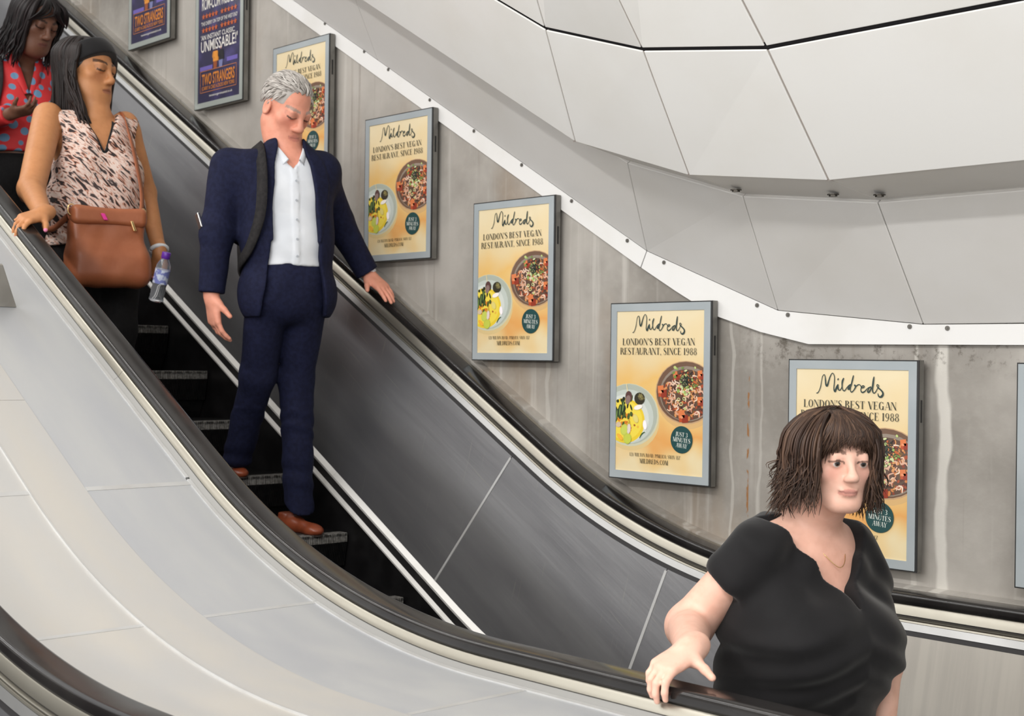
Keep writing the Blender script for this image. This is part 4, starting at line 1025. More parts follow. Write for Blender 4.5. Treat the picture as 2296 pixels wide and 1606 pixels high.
def strands(H, spec, m, parent, name='hair', seed=1, colors=((40, 30, 26),), n=5):
    """spec: list of point paths in head coordinates with radii; one joined hair mesh"""
    g = Geo(); rnd = random.Random(seed)
    for path, r in spec:
        Q = np.array(crom(path, 3)); k = len(Q); t = np.linspace(0, 1, k)
        rad = r*np.clip(np.minimum(t*6+.35, 1.15*(1-t)**.7+.12), .1, 1)*H.k
        c = lin(rnd.choice(colors)); f = rnd.uniform(.8, 1.2)
        g.tube([H.p(*p) for p in Q], rad, n, tuple(v*f for v in c[:3]))
    return g.obj(name, m, parent, True)
M_HAIR = {}
def hair_mat(name, rough=.42):
    m = mat(name, (1, 1, 1, 1), rough+.06, attr='col', spec=.28); return m
def skin_mat(name, rough=.48):
    return mat(name, (1, 1, 1, 1), rough, attr='col', spec=.35, sss=.12, col2=(.93, .9, .88, 1), nscale=40, lo=.4, hi=.7)
M_SKIN = skin_mat('skin')
M_HAIRM = hair_mat('hair_strands')
def leg_prims(hip, knee, ankle, rt=.085, rk=.06, ra=.05):
    return [cap(hip, knee, rt, rk, .03), cap(knee, ankle, rk*1.02, ra, .02)]
def shoe(parent, heel, toe, m, sole_m, h=.075, w=.042):
    heel, toe = np.array(heel, float), np.array(toe, float); d = unit(toe-heel); up = V3(0, 0, 1); up = unit(up-d*(up@d)); L = np.linalg.norm(toe-heel)
    P = lambda a, z: heel+d*a+up*z
    pr = [cap(P(.035, .038), P(.10*L/.27, .040), .036, .036, .02), cap(P(.09, .036), P(L-.045, .024), .036, .026, .03), ell(P(L-.055, .024), (.055, w*.98, .024), np.array([d, np.cross(up, d), up]), .02),
          cap(P(.045, .05), P(.045, h+.02), .034, .036, .02), half(P(0, .006), -up), half(P(.05, h+.012), up)]
    s = sdf_obj('shoe', pr, m, parent, .006)
    so = [ell(P(L-.085, .004), (.085, w, .012), np.array([d, np.cross(up, d), up]), .01), cap(P(.04, .004), P(.06, .004), .036, .036, .02), cap(P(.06, .004), P(L-.1, .004), .034, .036, .02), half(P(0, .009), up), half(P(0, -.002), -up)]
    sdf_obj('sole', so, sole_m, s, .006)
    return s
def ribbon_strip(path, nrm, w, th, n=8):
    Q = np.array(crom(path, n)); g = Geo(); V = []
    for i, p in enumerate(Q):
        t = unit(Q[min(i+1, len(Q)-1)]-Q[max(i-1, 0)]); nn = np.array(nrm(p) if callable(nrm) else nrm, float); nn = unit(nn-t*(nn@t)); b = np.cross(t, nn)
        V += [p+b*w/2, p+b*w/2+nn*th, p-b*w/2+nn*th, p-b*w/2]
    k = len(Q); F = [(i*4+j, i*4+(j+1) % 4, (i+1)*4+(j+1) % 4, (i+1)*4+j) for i in range(k-1) for j in range(4)]+[(0, 1, 2, 3), ((k-1)*4+3, (k-1)*4+2, (k-1)*4+1, (k-1)*4)]
    g.add(V, F); return g

# ---------------------------------------------------------------- cloth, leather and plastic
def cloth(name, c1, c2=None, rough=.85, scale=60, bump=.08, sheen=.0, **kw):
    return mat(name, lin(c1), rough, col2=lin(c2 or [min(255, v+8) for v in c1]), nscale=scale, bump=bump, bscale=scale*4, sheen=sheen, spec=.25, **kw)
M_NAVYW = cloth('navy_wool', (17, 20, 44), (23, 27, 54))
M_SHIRT = cloth('white_cotton', (218, 222, 228), (228, 231, 236), .8, 8, .03)
M_BLACKT = cloth('black_jersey', (13, 12, 14), (18, 17, 19), .75, 12, .03, .15)
M_BLACKW = cloth('black_trousers', (14, 13, 14), (19, 18, 19))
M_CANVAS = cloth('dark_canvas', (34, 32, 33), (44, 42, 42))
M_TAN = mat('brown_leather', lin((166, 98, 64)), .42, col2=lin((152, 86, 54)), nscale=7, bump=.06, bscale=90)
M_SHOE = mat('tan_shoe_leather', lin((142, 70, 42)), .35, col2=lin((116, 54, 32)), nscale=9)
M_SOLE = mat('dark_sole', lin((40, 30, 26)), .7)
M_GOLD = mat('gold_hardware', lin((232, 196, 140)), .25, 1.0)
M_SILVER = mat('silver_buckle', lin((216, 216, 214)), .25, 1.0)
M_PINK = mat('pink_tag', lin((226, 52, 150)), .5)
M_PURPLE = mat('purple_cap', lin((98, 44, 158)), .4)
M_WBAND = mat('white_wristband', lin((224, 228, 232)), .5)
M_BUTTON = mat('shirt_button', lin((176, 180, 188)), .4)
M_EYE = mat('eyeball', (1, 1, 1, 1), .15, attr='col')
def print_cloth():
    m = bpy.data.materials.new('animal_print_cloth'); m.use_nodes = True; nt = m.node_tree; b = nt.nodes['Principled BSDF']; L = nt.links.new
    b.inputs['Roughness'].default_value = .75
    tc = nd(nt, 'ShaderNodeTexCoord'); mp = nd(nt, 'ShaderNodeMapping', vector_type='TEXTURE'); mp.inputs['Rotation'].default_value = (math.radians(-46), 0, 0); mp.inputs['Scale'].default_value = (1.6, 2.6, .6)
    L(tc.outputs['Object'], mp.inputs['Vector'])
    n = nd(nt, 'ShaderNodeTexNoise'); n.inputs['Scale'].default_value = 36; n.inputs['Detail'].default_value = 2; n.inputs['Distortion'].default_value = .5; L(mp.outputs[0], n.inputs['Vector'])
    cr = nd(nt, 'ShaderNodeValToRGB'); e = cr.color_ramp
    for p, c in ((0, (30, 26, 28)), (.385, (40, 32, 32)), (.415, (176, 116, 90)), (.46, (214, 188, 176)), (.53, (218, 202, 192)), (.565, (190, 126, 96)), (.59, (214, 196, 188)), (.625, (60, 46, 44)), (1, (34, 30, 30))):
        k = e.elements.new(p) if p not in (0, 1) else e.elements[0 if p == 0 else -1]; k.position = p; k.color = lin(c)
    L(n.outputs['Fac'], cr.inputs[0]); L(cr.outputs[0], b.inputs['Base Color']); return m
def dot_cloth():
    m = bpy.data.materials.new('red_dotted_cloth'); m.use_nodes = True; nt = m.node_tree; b = nt.nodes['Principled BSDF']; L = nt.links.new
    b.inputs['Roughness'].default_value = .7
    tc = nd(nt, 'ShaderNodeTexCoord'); mp = nd(nt, 'ShaderNodeMapping'); mp.inputs['Scale'].default_value = (0, 1, .95); mp.inputs['Rotation'].default_value = (math.radians(20), 0, 0); L(tc.outputs['Object'], mp.inputs['Vector'])
    v = nd(nt, 'ShaderNodeTexVoronoi'); v.inputs['Scale'].default_value = 17; v.inputs['Randomness'].default_value = .35; L(mp.outputs[0], v.inputs['Vector'])
    mr = nd(nt, 'ShaderNodeMapRange', interpolation_type='SMOOTHSTEP'); mr.inputs['From Min'].default_value = .30; mr.inputs['From Max'].default_value = .36; L(v.outputs['Distance'], mr.inputs['Value'])
    mx = nd(nt, 'ShaderNodeMix', data_type='RGBA'); L(mr.outputs[0], mx.inputs['Factor']); mx.inputs['A'].default_value = lin((92, 128, 158)); mx.inputs['B'].default_value = lin((192, 38, 42))
    L(mx.outputs['Result'], b.inputs['Base Color']); return m
M_ANIMAL, M_DOTS = print_cloth(), dot_cloth()
def skin_color(v, base, seed=0, amp=.05):
    c = np.tile(np.array(lin(base)[:3]), (len(v), 1)); return c*(1+amp*nz(v, 30, seed))[:, None]
def near_arm(cut, c, r):
    """limits a sleeve cut to a ball around the arm"""
    f = cut['fn']; return dict(cut, fn=lambda P: np.minimum(f(P), r-np.linalg.norm(P-c, axis=1)))
class Torso:
    def __init__(s, o, L, U=(0, 0, 1)):
        s.o = np.array(o, float); s.L = unit(L); s.U = unit(np.array(U)-s.L*(np.array(U)@s.L)); s.F = np.cross(s.L, s.U); s.M = np.array([s.L, s.F, s.U])
    def p(s, a, f, b): return s.o+a*s.L+f*s.F+b*s.U
    def q(s, P): return (P-s.o)@s.M.T
    def e(s, c, r, k=.05, op='u'): return ell(s.p(*c), r, s.M, k, op)
def eyes(H, par):
    for s in (1, -1):
        g = Geo(); R = .0122*H.k; c = H.p(s*.0325, .0778, .0058); look = unit(H.F+H.R*.05); n1, n2 = 12, 18
        ax1 = unit(np.cross(look, H.U)); ax2 = np.cross(ax1, look); V = []; Cc = []
        for i in range(n1+1):
            th = math.pi*i/n1
            for j in range(n2):
                ph = 2*math.pi*j/n2; V.append(c+R*(look*math.cos(th)+math.sin(th)*(ax1*math.cos(ph)+ax2*math.sin(ph))))
                Cc.append(lin((14, 12, 12))[:3] if th < .3 else (lin((74, 58, 46))[:3] if th < .62 else lin((214, 206, 200))[:3]))
        F = [(i*n2+j, i*n2+(j+1) % n2, (i+1)*n2+(j+1) % n2, (i+1)*n2+j) for i in range(n1) for j in range(n2)]
        mesh_obj('eye', V, F, M_EYE, par, True, Cc)
def shell_path(az, zt, R=(.098, .116), z0=.03, top=.112, out=0.0, jit=0.0, start=.15, rnd=random, back=-.012, flick=0.0, wave=0.0):
    """one hair path: crown, over the shell at azimuth az (0 = forward, + = right), then hanging to zt"""
    sa, ca = math.sin(az), math.cos(az); P = []
    for t in (start, .45, .75, 1.0):
        th = t*math.pi/2; P.append((R[0]*sa*math.sin(th)*(1+out), back+R[1]*ca*math.sin(th)*(1+out), z0+top*math.cos(th)))
    nseg = 4; ph = rnd.uniform(0, 6.28)
    for i in range(1, nseg+1):
        u = i/nseg; f = 1+out+flick*u**3+wave*math.sin(ph+u*5); z = z0+(zt-z0)*u
        P.append((R[0]*sa*f*(1-.06*u)+rnd.gauss(0, jit)*u, back+R[1]*ca*f*(1-.06*u)+rnd.gauss(0, jit)*u, z))
    return P

# ================================================================ man in the navy suit
def build_man():
    par = thing('person', 'grey-haired man in navy suit and white shirt, one hand on the far handrail', 'person', (-5.08, 3.30, -.755))
    SR, SL = V3(-5.022, 3.050, 0.790), V3(-4.899, 3.420, 0.795)
    T = Torso(V3(-4.892, 3.260, 0.450), SL-SR, (-.03, 0, 1))
    hipR, hipL = T.p(-.085, 0, -.20), T.p(.085, 0, -.20)
    chest = [T.e((-.004, .0, .215), (.178, .118, .19)), T.e((0, .012, .02), (.158, .120, .17)), T.e((0, .0, -.15), (.165, .120, .13)),
             cap(T.p(-.15, -.01, .33), T.p(.15, -.01, .33), .062, .062, .06), cap(T.p(0, -.02, .33), T.p(0, 0, .42), .06, .055, .05)]
    ER, WR = V3(-5.023, 3.000, 0.513), V3(-5.025, 2.980, 0.248)
    EL, WL = V3(-4.961, 3.575, 0.580), V3(-4.910, 3.700, 0.365)
    H = Frame(V3(-4.900, 3.250, 1.037), (.80, .08, -.55), (0, 0, 1), 1.17)
    nb = T.p(0, -.01, .37)
    hr, tr = hand_prims(WR, (.12, .10, -1), (.1, 1, .05), +1, ((.25, .35, .2), (.35, .4, .25), (.4, .45, .25), (.45, .45, .3)), .03, 1.2, (.55, .8, .3))
    hl, tl = hand_prims(WL, (.80, .12, -.56), (-.45, .05, -.9), -1, ((.12, .12, .08), (.12, .16, .1), (.15, .2, .1), (.2, .25, .15)), .05, 1.10, (.6, .8, .1), .2)
    skin = inflate(chest, -.012)+head_prims(H, nb, .058, 1.0, .2, nose=1.15)+[cap(SR, ER, .045, .04), cap(ER, WR, .04, .027), cap(SL, EL, .045, .04), cap(EL, WL, .04, .027)]+hr+hl
    SK, SH = (226, 156, 132), (214, 142, 120)
    def col(v):
        c = skin_color(v, SK, 3); c = face_paint(H, c, SK, (196, 120, 110), (160, 144, 134), (70, 52, 46), v, (214, 128, 108))
        return c
    body = sdf_obj('body', skin, M_SKIN, par, .0046, color=col, it=1)
    # shirt
    def fold(P):
        q = T.q(P); return .004*np.sin(q[:, 2]*46+9*q[:, 0]+2*np.sin(q[:, 0]*18))*np.clip(.12-q[:, 2], 0, .2)/.2+.002*nz(P, 26, 4)-.004*(np.abs(q[:, 0])<.014)*(q[:, 1] > 0)
    sh = inflate(chest, .008)+[cap(SR, ER, .052, .047), cap(ER, WR+unit(WR-ER)*.0, .046, .038), cap(SL, EL, .052, .047), cap(EL, WL, .046, .038), half(T.p(0, 0, -.075), -T.U),
        near_arm(half(WR, unit(WR-ER)), WR+unit(WR-ER)*.08, .12), near_arm(half(WL, unit(WL-EL)), WL+unit(WL-EL)*.08, .12), func(lambda P: np.maximum(np.maximum(np.abs(T.q(P)[:, 0])-np.maximum(T.q(P)[:, 2]-.315, 0)*.62, -(T.q(P)[:, 1]-.0)), .315-T.q(P)[:, 2])), half(T.p(0, 0, .425), T.U)]
    shirt = sdf_obj('shirt', sh, M_SHIRT, par, .0062, fold)
    for s in (1, -1):
        Q = [T.p(s*.055, -.045, .435), T.p(s*.072, .0, .425), T.p(s*.060, .055, .395), T.p(s*.034, .098, .345)]
        g = ribbon_strip(Q, lambda p: (p-T.p(0, 0, .38)), .045, .006); g.obj('collar', M_SHIRT, shirt, True)
    for b in (.27, .19, .11, .03, -.04):
        g = Geo(); g.cyl(T.p(.001, .1435 if b < .15 else .137, b), T.F, .0045, .004, 10); g.obj('button', M_BUTTON, shirt)
    # trousers
    KR, AR = V3(-5.045, 3.220, -0.079), V3(-5.275, 3.270, -0.434)
    KL, AL = V3(-4.994, 3.380, -0.093), V3(-4.990, 3.400, -0.664)
    tro = [T.e((0, .005, -.12), (.168, .130, .12)), T.e((0, 0, -.2), (.160, .120, .12)), cap(hipR, KR, .088, .074, .025), cap(KR, AR, .074, .064, .03), cap(hipL, KL, .088, .072, .025), cap(KL, AL, .075, .064, .03),
           half(T.p(0, 0, -.062), T.U), half(AR+unit(AR-KR)*.03, unit(AR-KR)), half(AL+unit(AL-KL)*.02, unit(AL-KL))]
    def tf(P): return .004*nz(P*np.array([1, 1, .5]), 22, 7)+.003*np.sin(P[:, 2]*60+6*nz(P, 9, 2))*(P[:, 2] < AR[2]+.22)
    sdf_obj('trousers', tro, M_NAVYW, par, .0066, tf)
    # jacket
    def opening(P):
        q = T.q(P); w = np.interp(q[:, 2], [-.45, -.2, -.05, .2, .34, .42], [.150, .128, .106, .098, .082, .060])
        return np.maximum(np.abs(q[:, 0]+.002)-w, -(q[:, 1]-.02))
    def jf(P):
        q = T.q(P); w = np.interp(q[:, 2], [-.05, .2, .34, .42], [.106, .098, .082, .060]); lw = np.interp(q[:, 2], [.02, .26, .42], [0, .065, .05])
        lap = (np.abs(q[:, 0]) < w+lw)*(q[:, 1] > .0)*(q[:, 2] > .02); a = np.minimum(np.linalg.norm(P-ER, axis=1), np.linalg.norm(P-EL, axis=1))
        return -.0065*lap+.003*nz(P, 18, 9)+.004*np.sin(q[:, 2]*70+q[:, 0]*30)*np.exp(-(a/.09)**2)
    jk = inflate(chest, .022)+[T.e((0, -.008, -.20), (.205, .155, .17), .06), T.e((0, -.01, .05), (.192, .145, .2), .06), cap(SR-T.L*.0, ER, .076, .066, .05), cap(ER, WR, .066, .053, .03), cap(SL, EL, .076, .064, .05), cap(EL, WL, .064, .051, .03),
        half(T.p(0, 0, -.285), -T.U), near_arm(half(WR-unit(WR-ER)*.012, unit(WR-ER)), WR+unit(WR-ER)*.08, .12), near_arm(half(WL-unit(WL-EL)*.014, unit(WL-EL)), WL+unit(WL-EL)*.08, .12), func(opening, .008),
        func(lambda P: np.maximum(np.linalg.norm((P-T.p(0, .01, 0))-np.outer((P-T.p(0, .01, 0))@T.U, T.U), axis=1)-.070, .34-T.q(P)[:, 2]), .006)]
    jac = sdf_obj('jacket', jk, M_NAVYW, par, .0062, jf)
    # hair: short, swept back, thinning grey
    rnd = random.Random(4); sp = []
    for i in range(900):
        az = rnd.uniform(-math.pi, math.pi); th = math.acos(rnd.uniform(-.12, 1)); r = V3(.0765, .096, .090)
        if abs(az) < .9 and th > .95: continue
        if abs(az) < 1.35 and th > 1.25: continue
        p = V3(r[0]*math.sin(az)*math.sin(th), -.014+r[1]*math.cos(az)*math.sin(th), .032+r[2]*math.cos(th)); nn = unit((p-V3(0, -.014, .032))/r**2)
        d = V3(.25+rnd.gauss(0, .25), -.9, -.25) if th < 1.1 else V3(rnd.gauss(0, .15), -.5, -1); d = unit(d-nn*(d@nn)); l = rnd.uniform(.026, .046)
        sp.append(([p-nn*.004, p+nn*.006+d*l*.4, p+nn*.005+d*l*.8, p+nn*.001+d*l*1.15], rnd.uniform(.0022, .0038)))
    strands(H, sp, M_HAIRM, par, 'hair', 3, ((190, 184, 178), (206, 201, 195), (172, 166, 160), (182, 176, 170)), 4)
    sdf_obj('hair_cap', [ell(H.p(0, -.016, .032), np.array((.0775, .0965, .0895))*H.k, H.M), func(lambda P: np.maximum(.050-H.loc(P)[:, 1], H.loc(P)[:, 2]-.085), .01), func(lambda P: np.maximum(-.02-H.loc(P)[:, 1], H.loc(P)[:, 2]-.025), .01), half(H.p(0, 0, -.05), -H.U)], mat('grey_hair_base', lin((178, 172, 166)), .6), par, .006)
    # shoes
    shoe(par, (-5.50, 3.235, -.533), (-5.215, 3.275, -.533), M_SHOE, M_SOLE)
    shoe(par, (-5.11, 3.385, -.757), (-4.825, 3.40, -.757), M_SHOE, M_SOLE)
    # backpack on his back
    bp = thing('backpack', 'dark backpack slung over one shoulder of the man in the navy suit', 'backpack', T.p(0, -.24, -.1))
    pr = [rbox(T.p(0, -.245, .10), (.150, .075, .22), T.M, .06), rbox(T.p(0, -.315, .03), (.115, .045, .12), T.M, .04)]
    sdf_obj('bag_body', pr, M_CANVAS, bp, .009, lambda P: .003*nz(P, 24, 5))
    for s in (-1,):
        Q = [T.p(s*.105, -.168, .27), T.p(s*.112, -.11, .405), T.p(s*.118, -.02, .432), T.p(s*.128, .075, .375), T.p(s*.138, .135, .26), T.p(s*.150, .140, .12), T.p(s*.178, .09, .0), T.p(s*.196, .0, -.06), T.p(s*.15, -.17, -.08)]
        g = ribbon_strip(Q, lambda p: (p-T.p(0, 0, min(.3, (p-T.o)@T.U))), .046, .008); g.obj('strap', M_CANVAS, bp, True)
    c = V3(-5.043, 2.930, 0.553); g = Geo(); g.box(c, (.013, .006, .036), ax=(unit(V3(.85, 0, .5)), V3(0, -1, 0), unit(V3(.5, 0, -.85)))); bevel(g.obj('buckle', M_SILVER, bp), .003)
    g = Geo(); g.tube([T.p(-.12, -.18, .05), T.p(-.17, -.14, .03), c], .007, 6); g.obj('buckle_strap', M_CANVAS, bp, True)
build_man()

# ================================================================ woman in the animal-print top
def build_print_woman():
    par = thing('person', 'woman in animal print top with black headband and long dark hair, hand on near handrail', 'person', (-5.86, 2.86, -.303))
    SR, SL = V3(-5.950, 2.690, 1.058), V3(-5.890, 3.030, 1.058)
    T = Torso((-5.895, 2.885, .66), SL-SR)
    chest = [T.e((0, 0, .24), (.188, .135, .19)), T.e((-.075, .09, .15), (.100, .088, .095)), T.e((.085, .09, .15), (.100, .088, .095)), T.e((0, .02, .0), (.215, .170, .19)), T.e((0, 0, -.2), (.205, .170, .15)),
             cap(T.p(-.155, -.01, .36), T.p(.155, -.01, .36), .058, .058, .06), cap(T.p(0, -.02, .36), T.p(0, -.005, .45), .064, .058, .05)]
    ER, WR = V3(-5.685, 2.500, 0.697), V3(-5.308, 2.385, 0.553)
    EL, WL = V3(-5.895, 3.140, 0.757), V3(-5.707, 3.115, 0.465)
    H = Frame(V3(-5.944, 2.870, 1.290), (.87, .46, -.16), (0, 0, 1), 1.27)
    hr, tr = hand_prims(WR+V3(0, .0, .004), (.30, -.86, -.30), (-.35, .10, -.92), +1, ((.35, .55, .35), (.4, .6, .35), (.45, .6, .4), (.5, .6, .4)), .07, 1.08, (.75, .6, .25), .3)
    hl, tl = hand_prims(WL, (-.10, -.05, -1), (.60, -.80, .0), -1, ((.75, .8, .5), (.8, .8, .5), (.8, .85, .5), (.85, .85, .55)), .04, 1.0, (.5, .55, .7), .5)
    skin = inflate(chest, -.010)+head_prims(H, T.p(0, -.005, .42), .045, 1.08, .6, nose=.85, lips=1.45)+[cap(SR, ER, .066, .056, .03), cap(ER, WR, .055, .034, .02), cap(SL, EL, .062, .05, .03), cap(EL, WL, .048, .030, .02)]+hr+hl
    SK = (190, 132, 88)
    def col(v):
        c = skin_color(v, SK, 5); c = face_paint(H, c, (176, 116, 76), (150, 86, 76), (44, 30, 26), (34, 24, 22), v, (170, 104, 70))
        tip_paint(c, v, [(p+fd*.002+nn*0, fd, nn) for p, fd, nn in tr], (224, 132, 168), .0095); tip_paint(c, v, tl, (224, 132, 168), .0095); return c
    sdf_obj('body', skin, M_SKIN, par, .0046, color=col)
    def tf(P):
        q = T.q(P); return .006*np.sin(q[:, 0]*34+3*nz(P, 8, 1))*np.clip(.12-q[:, 2], 0, .3)/.3+.0025*nz(P, 24, 2)
    top = inflate(chest, .014)+[half(T.p(0, 0, -.175), -T.U),
        func(lambda P: np.maximum(np.maximum(np.abs(T.q(P)[:, 0])-np.maximum(T.q(P)[:, 2]-.235, 0)*.46, -(T.q(P)[:, 1]+.02)), .235-T.q(P)[:, 2])), half(T.p(0, 0, .435), T.U),
        ell(T.p(-.245, .0, .29), (.090, .2, .145), T.M, .004, 's'), ell(T.p(.240, .0, .29), (.085, .2, .145), T.M, .004, 's')]
    sdf_obj('blouse', top, M_ANIMAL, par, .0062, tf)
    g = ribbon_strip([T.p(-.055, -.02, .445), T.p(-.062, .06, .385), T.p(-.03, .125, .30), T.p(0, .152, .235), T.p(.03, .125, .30), T.p(.062, .06, .385), T.p(.055, -.02, .445)], lambda p: p-T.p(0, 0, .25), .014, .006); g.obj('neck_edge', M_BLACKT, par, True)
    hR, hL = T.p(-.10, 0, -.28), T.p(.10, 0, -.28); KR, KL = V3(-5.80, 2.77, .10), V3(-5.80, 2.96, .12); AR, AL = V3(-5.84, 2.77, -.22), V3(-5.84, 2.96, -.22)
    tr_ = [T.e((0, 0, -.2), (.205, .175, .16)), cap(hR, KR, .115, .085, .05), cap(KR, AR, .085, .07, .03), cap(hL, KL, .115, .085, .05), cap(KL, AL, .085, .07, .03), half(T.p(0, 0, -.12), T.U), half(AR-V3(0, 0, .03), (0, 0, -1))]
    sdf_obj('trousers', tr_, M_BLACKW, par, .008, lambda P: .003*nz(P, 20, 3))
    for y in (2.77, 2.96): shoe(par, (-5.95, y, -.303), (-5.69, y, -.303), M_BLACKT, M_SOLE)
    # hair: long and straight, with a wide black band
    rnd = random.Random(8); sp = []
    for i in range(300):
        az = rnd.uniform(1.30, 2*math.pi-1.25); zt = rnd.uniform(-.36, -.20)
        sg = az if az < math.pi else az-2*math.pi
        path = shell_path(sg, zt, (.094, .110), .03, .088, rnd.uniform(-.04, .05), .006, rnd.uniform(.1, .3), rnd, -.022)
        if sg > 0:                                   # her right side falls in front of the shoulder
            path = [p if j < 4 else (p[0]-.010*(j-3), p[1]+.012*(j-3), p[2]) for j, p in enumerate(path)]
        sp.append((path, rnd.uniform(.006, .0095)))
    for i in range(46):                              # lock over her left shoulder
        sp.append((shell_path(-rnd.uniform(.85, 1.3), rnd.uniform(-.37, -.28), (.092, .108), .03, .088, rnd.uniform(0, .05), .006, .4, rnd)[1:4]+[(-.088, .05, -.07), (-.098, .05, -.16), (-.105+rnd.gauss(0, .012), .07+rnd.gauss(0, .012), -.28+rnd.gauss(0, .02))], .008))
    for i in range(70):                              # and one over her right
        j = lambda s_: rnd.gauss(0, s_)
        sp.append((shell_path(rnd.uniform(1.25, 1.9), 0, (.094, .108), .03, .088, rnd.uniform(0, .06), .002, .4, rnd)[1:4]+[(.096+j(.004), .005+j(.010), -.05), (.100+j(.006), .045+j(.012), -.12), (.088+j(.010), .082+j(.012), -.19), (.078+j(.014), .094+j(.012), rnd.uniform(-.285, -.22))], .0075))
    hair = strands(H, sp, M_HAIRM, par, 'hair', 2, ((30, 21, 19), (24, 17, 16), (38, 28, 26)), 5)
    cp = [ell(H.p(0, -.022, .03), np.array((.085, .098, .092))*H.k, H.M), func(lambda P: np.maximum(.058-H.loc(P)[:, 1], H.loc(P)[:, 2]-.085), .01), half(H.p(0, 0, -.05), -H.U)]
    sdf_obj('hair_cap', cp, mat('dark_hair_base', lin((34, 26, 26)), .5), par, .006)
    bd = [ell(H.p(0, -.008, .036), np.array((.0935, .110, .1015))*H.k, H.M), func(lambda P: np.abs(H.loc(P)[:, 1]*.63-H.loc(P)[:, 2]*.78+.034)-.034, .004, 'i'), half(H.p(0, 0, .0), -H.U)]
    sdf_obj('headband', bd, M_BLACKT, par, .005)
    ax = unit(WL-EL); g = Geo(); a1 = unit(np.cross(ax, (0, 0, 1))); a2 = np.cross(ax, a1)
    g.tube([WL-ax*.018+(.036*math.cos(t)*a1+.036*math.sin(t)*a2) for t in np.linspace(0, 2*math.pi, 25)], .010, 8); g.obj('wristband', M_WBAND, par, True)
    # brown cross-body bag
    bc = T.p(-.015, .258, -.185)
    bag = thing('handbag', 'brown leather crossbody bag hanging in front of the woman in animal print', 'handbag', bc-V3(0, 0, .17))
    Bt = Torso(bc, T.L, (-.05, 0, 1))
    def sag(P):
        q = Bt.q(P); return .010*np.cos(q[:, 0]*9)*np.clip((q[:, 2]+.16)/.32, 0, 1)+.004*np.sin(q[:, 2]*26+8*q[:, 0]+2*nz(P, 9, 3))+.002*nz(P, 30, 8)
    sdf_obj('bag_body', [rbox(Bt.p(0, 0, -.015), (.165, .048, .155), Bt.M, .035), rbox(Bt.p(0, .01, -.09), (.172, .062, .075), Bt.M, .045, .06)], M_TAN, bag, .006, sag)
    fl_ = [rbox(Bt.p(0, .012, .125), (.158, .050, .040), Bt.M, .022), ]
    sdf_obj('top_edge', fl_, M_TAN, bag, .005, lambda P: .008*np.cos(Bt.q(P)[:, 0]*11)-.004)
    Q = [Bt.p(.150, .0, .13), T.p(.152, .205, .06), T.p(.135, .175, .20), T.p(.118, .125, .33), T.p(.11, .05, .425), T.p(.10, -.05, .42), T.p(.0, -.155, .25), T.p(-.14, -.15, .05), T.p(-.215, -.03, -.08), T.p(-.205, .10, -.11), Bt.p(-.165, .0, .12)]
    g = ribbon_strip(Q, lambda p: p-T.p(0, 0, (p-T.o)@T.U), .026, .005); g.obj('strap', M_TAN, bag, True)
    for a in (.150, -.160):
        g = Geo(); c = Bt.p(a, .028, .145); g.tube([c+.016*(math.cos(t)*Bt.L+1.5*math.sin(t)*Bt.U) for t in np.linspace(0, 6.2832, 17)], .0035, 6); g.obj('ring', M_GOLD, bag, True)
    g = Geo(); g.box(Bt.p(.098, .060, .085), (.007, .006, .024), ax=(Bt.L, Bt.F, unit(Bt.U-Bt.L*.35))); bevel(g.obj('clasp', M_GOLD, bag), .003)
    g = Geo(); g.box(Bt.p(-.030, .064, .118), (.009, .005, .016), ax=(Bt.L, Bt.F, unit(Bt.U-Bt.L*.5))); bevel(g.obj('tag', M_PINK, bag), .003)
    # water bottle in her left hand
    top_, bot = V3(-5.452, 3.010, 0.450), V3(-5.508, 2.990, 0.237)
    ax = unit(top_-bot); Lb = np.linalg.norm(top_-bot)
    bo = thing('bottle', 'clear plastic water bottle with purple cap in the hand of the woman in animal print', 'bottle', bot)
    u = unit(np.cross(ax, (1, 0, 0))); w = np.cross(ax, u)
    def lathe(name, prof, m, parent):
        n = 20; V = [bot+ax*h+r_*(math.cos(2*math.pi*k/n)*u+math.sin(2*math.pi*k/n)*w) for h, r_ in prof for k in range(n)]
        F = [(i*n+k, i*n+(k+1) % n, (i+1)*n+(k+1) % n, (i+1)*n+k) for i in range(len(prof)-1) for k in range(n)]+[tuple(range(n))[::-1], tuple((len(prof)-1)*n+k for k in range(n))]
        return smooth_angle(mesh_obj(name, V, F, m, parent), 50)
    gl = mat('clear_plastic', (.93, .96, 1, 1), .06); gb = gl.node_tree.nodes['Principled BSDF']; gb.inputs['Transmission Weight'].default_value = .92; gb.inputs['IOR'].default_value = 1.25
    R0 = .032
    prof = [(0, .024), (.006, R0)]+[(.012+Lb*.035*i, R0-(.0025 if i % 2 else 0)) for i in range(8)]+[(Lb*.36, R0), (Lb*.66, R0), (Lb*.74, R0*.92), (Lb*.83, .020), (Lb*.87, .0145), (Lb*.9, .0145)]
    body = lathe('bottle_body', prof, gl, bo); lathe('label', [(Lb*.37, R0+.0006), (Lb*.65, R0+.0006)], mat('bottle_label', lin((120, 128, 190)), .4, col2=lin((206, 214, 232)), nscale=40, lo=.45, hi=.55), bo)
    lathe('cap', [(Lb*.87, .0185), (Lb*.875, .0195), (Lb*.985, .0195), (Lb, .0175)], M_PURPLE, bo)
build_print_woman()

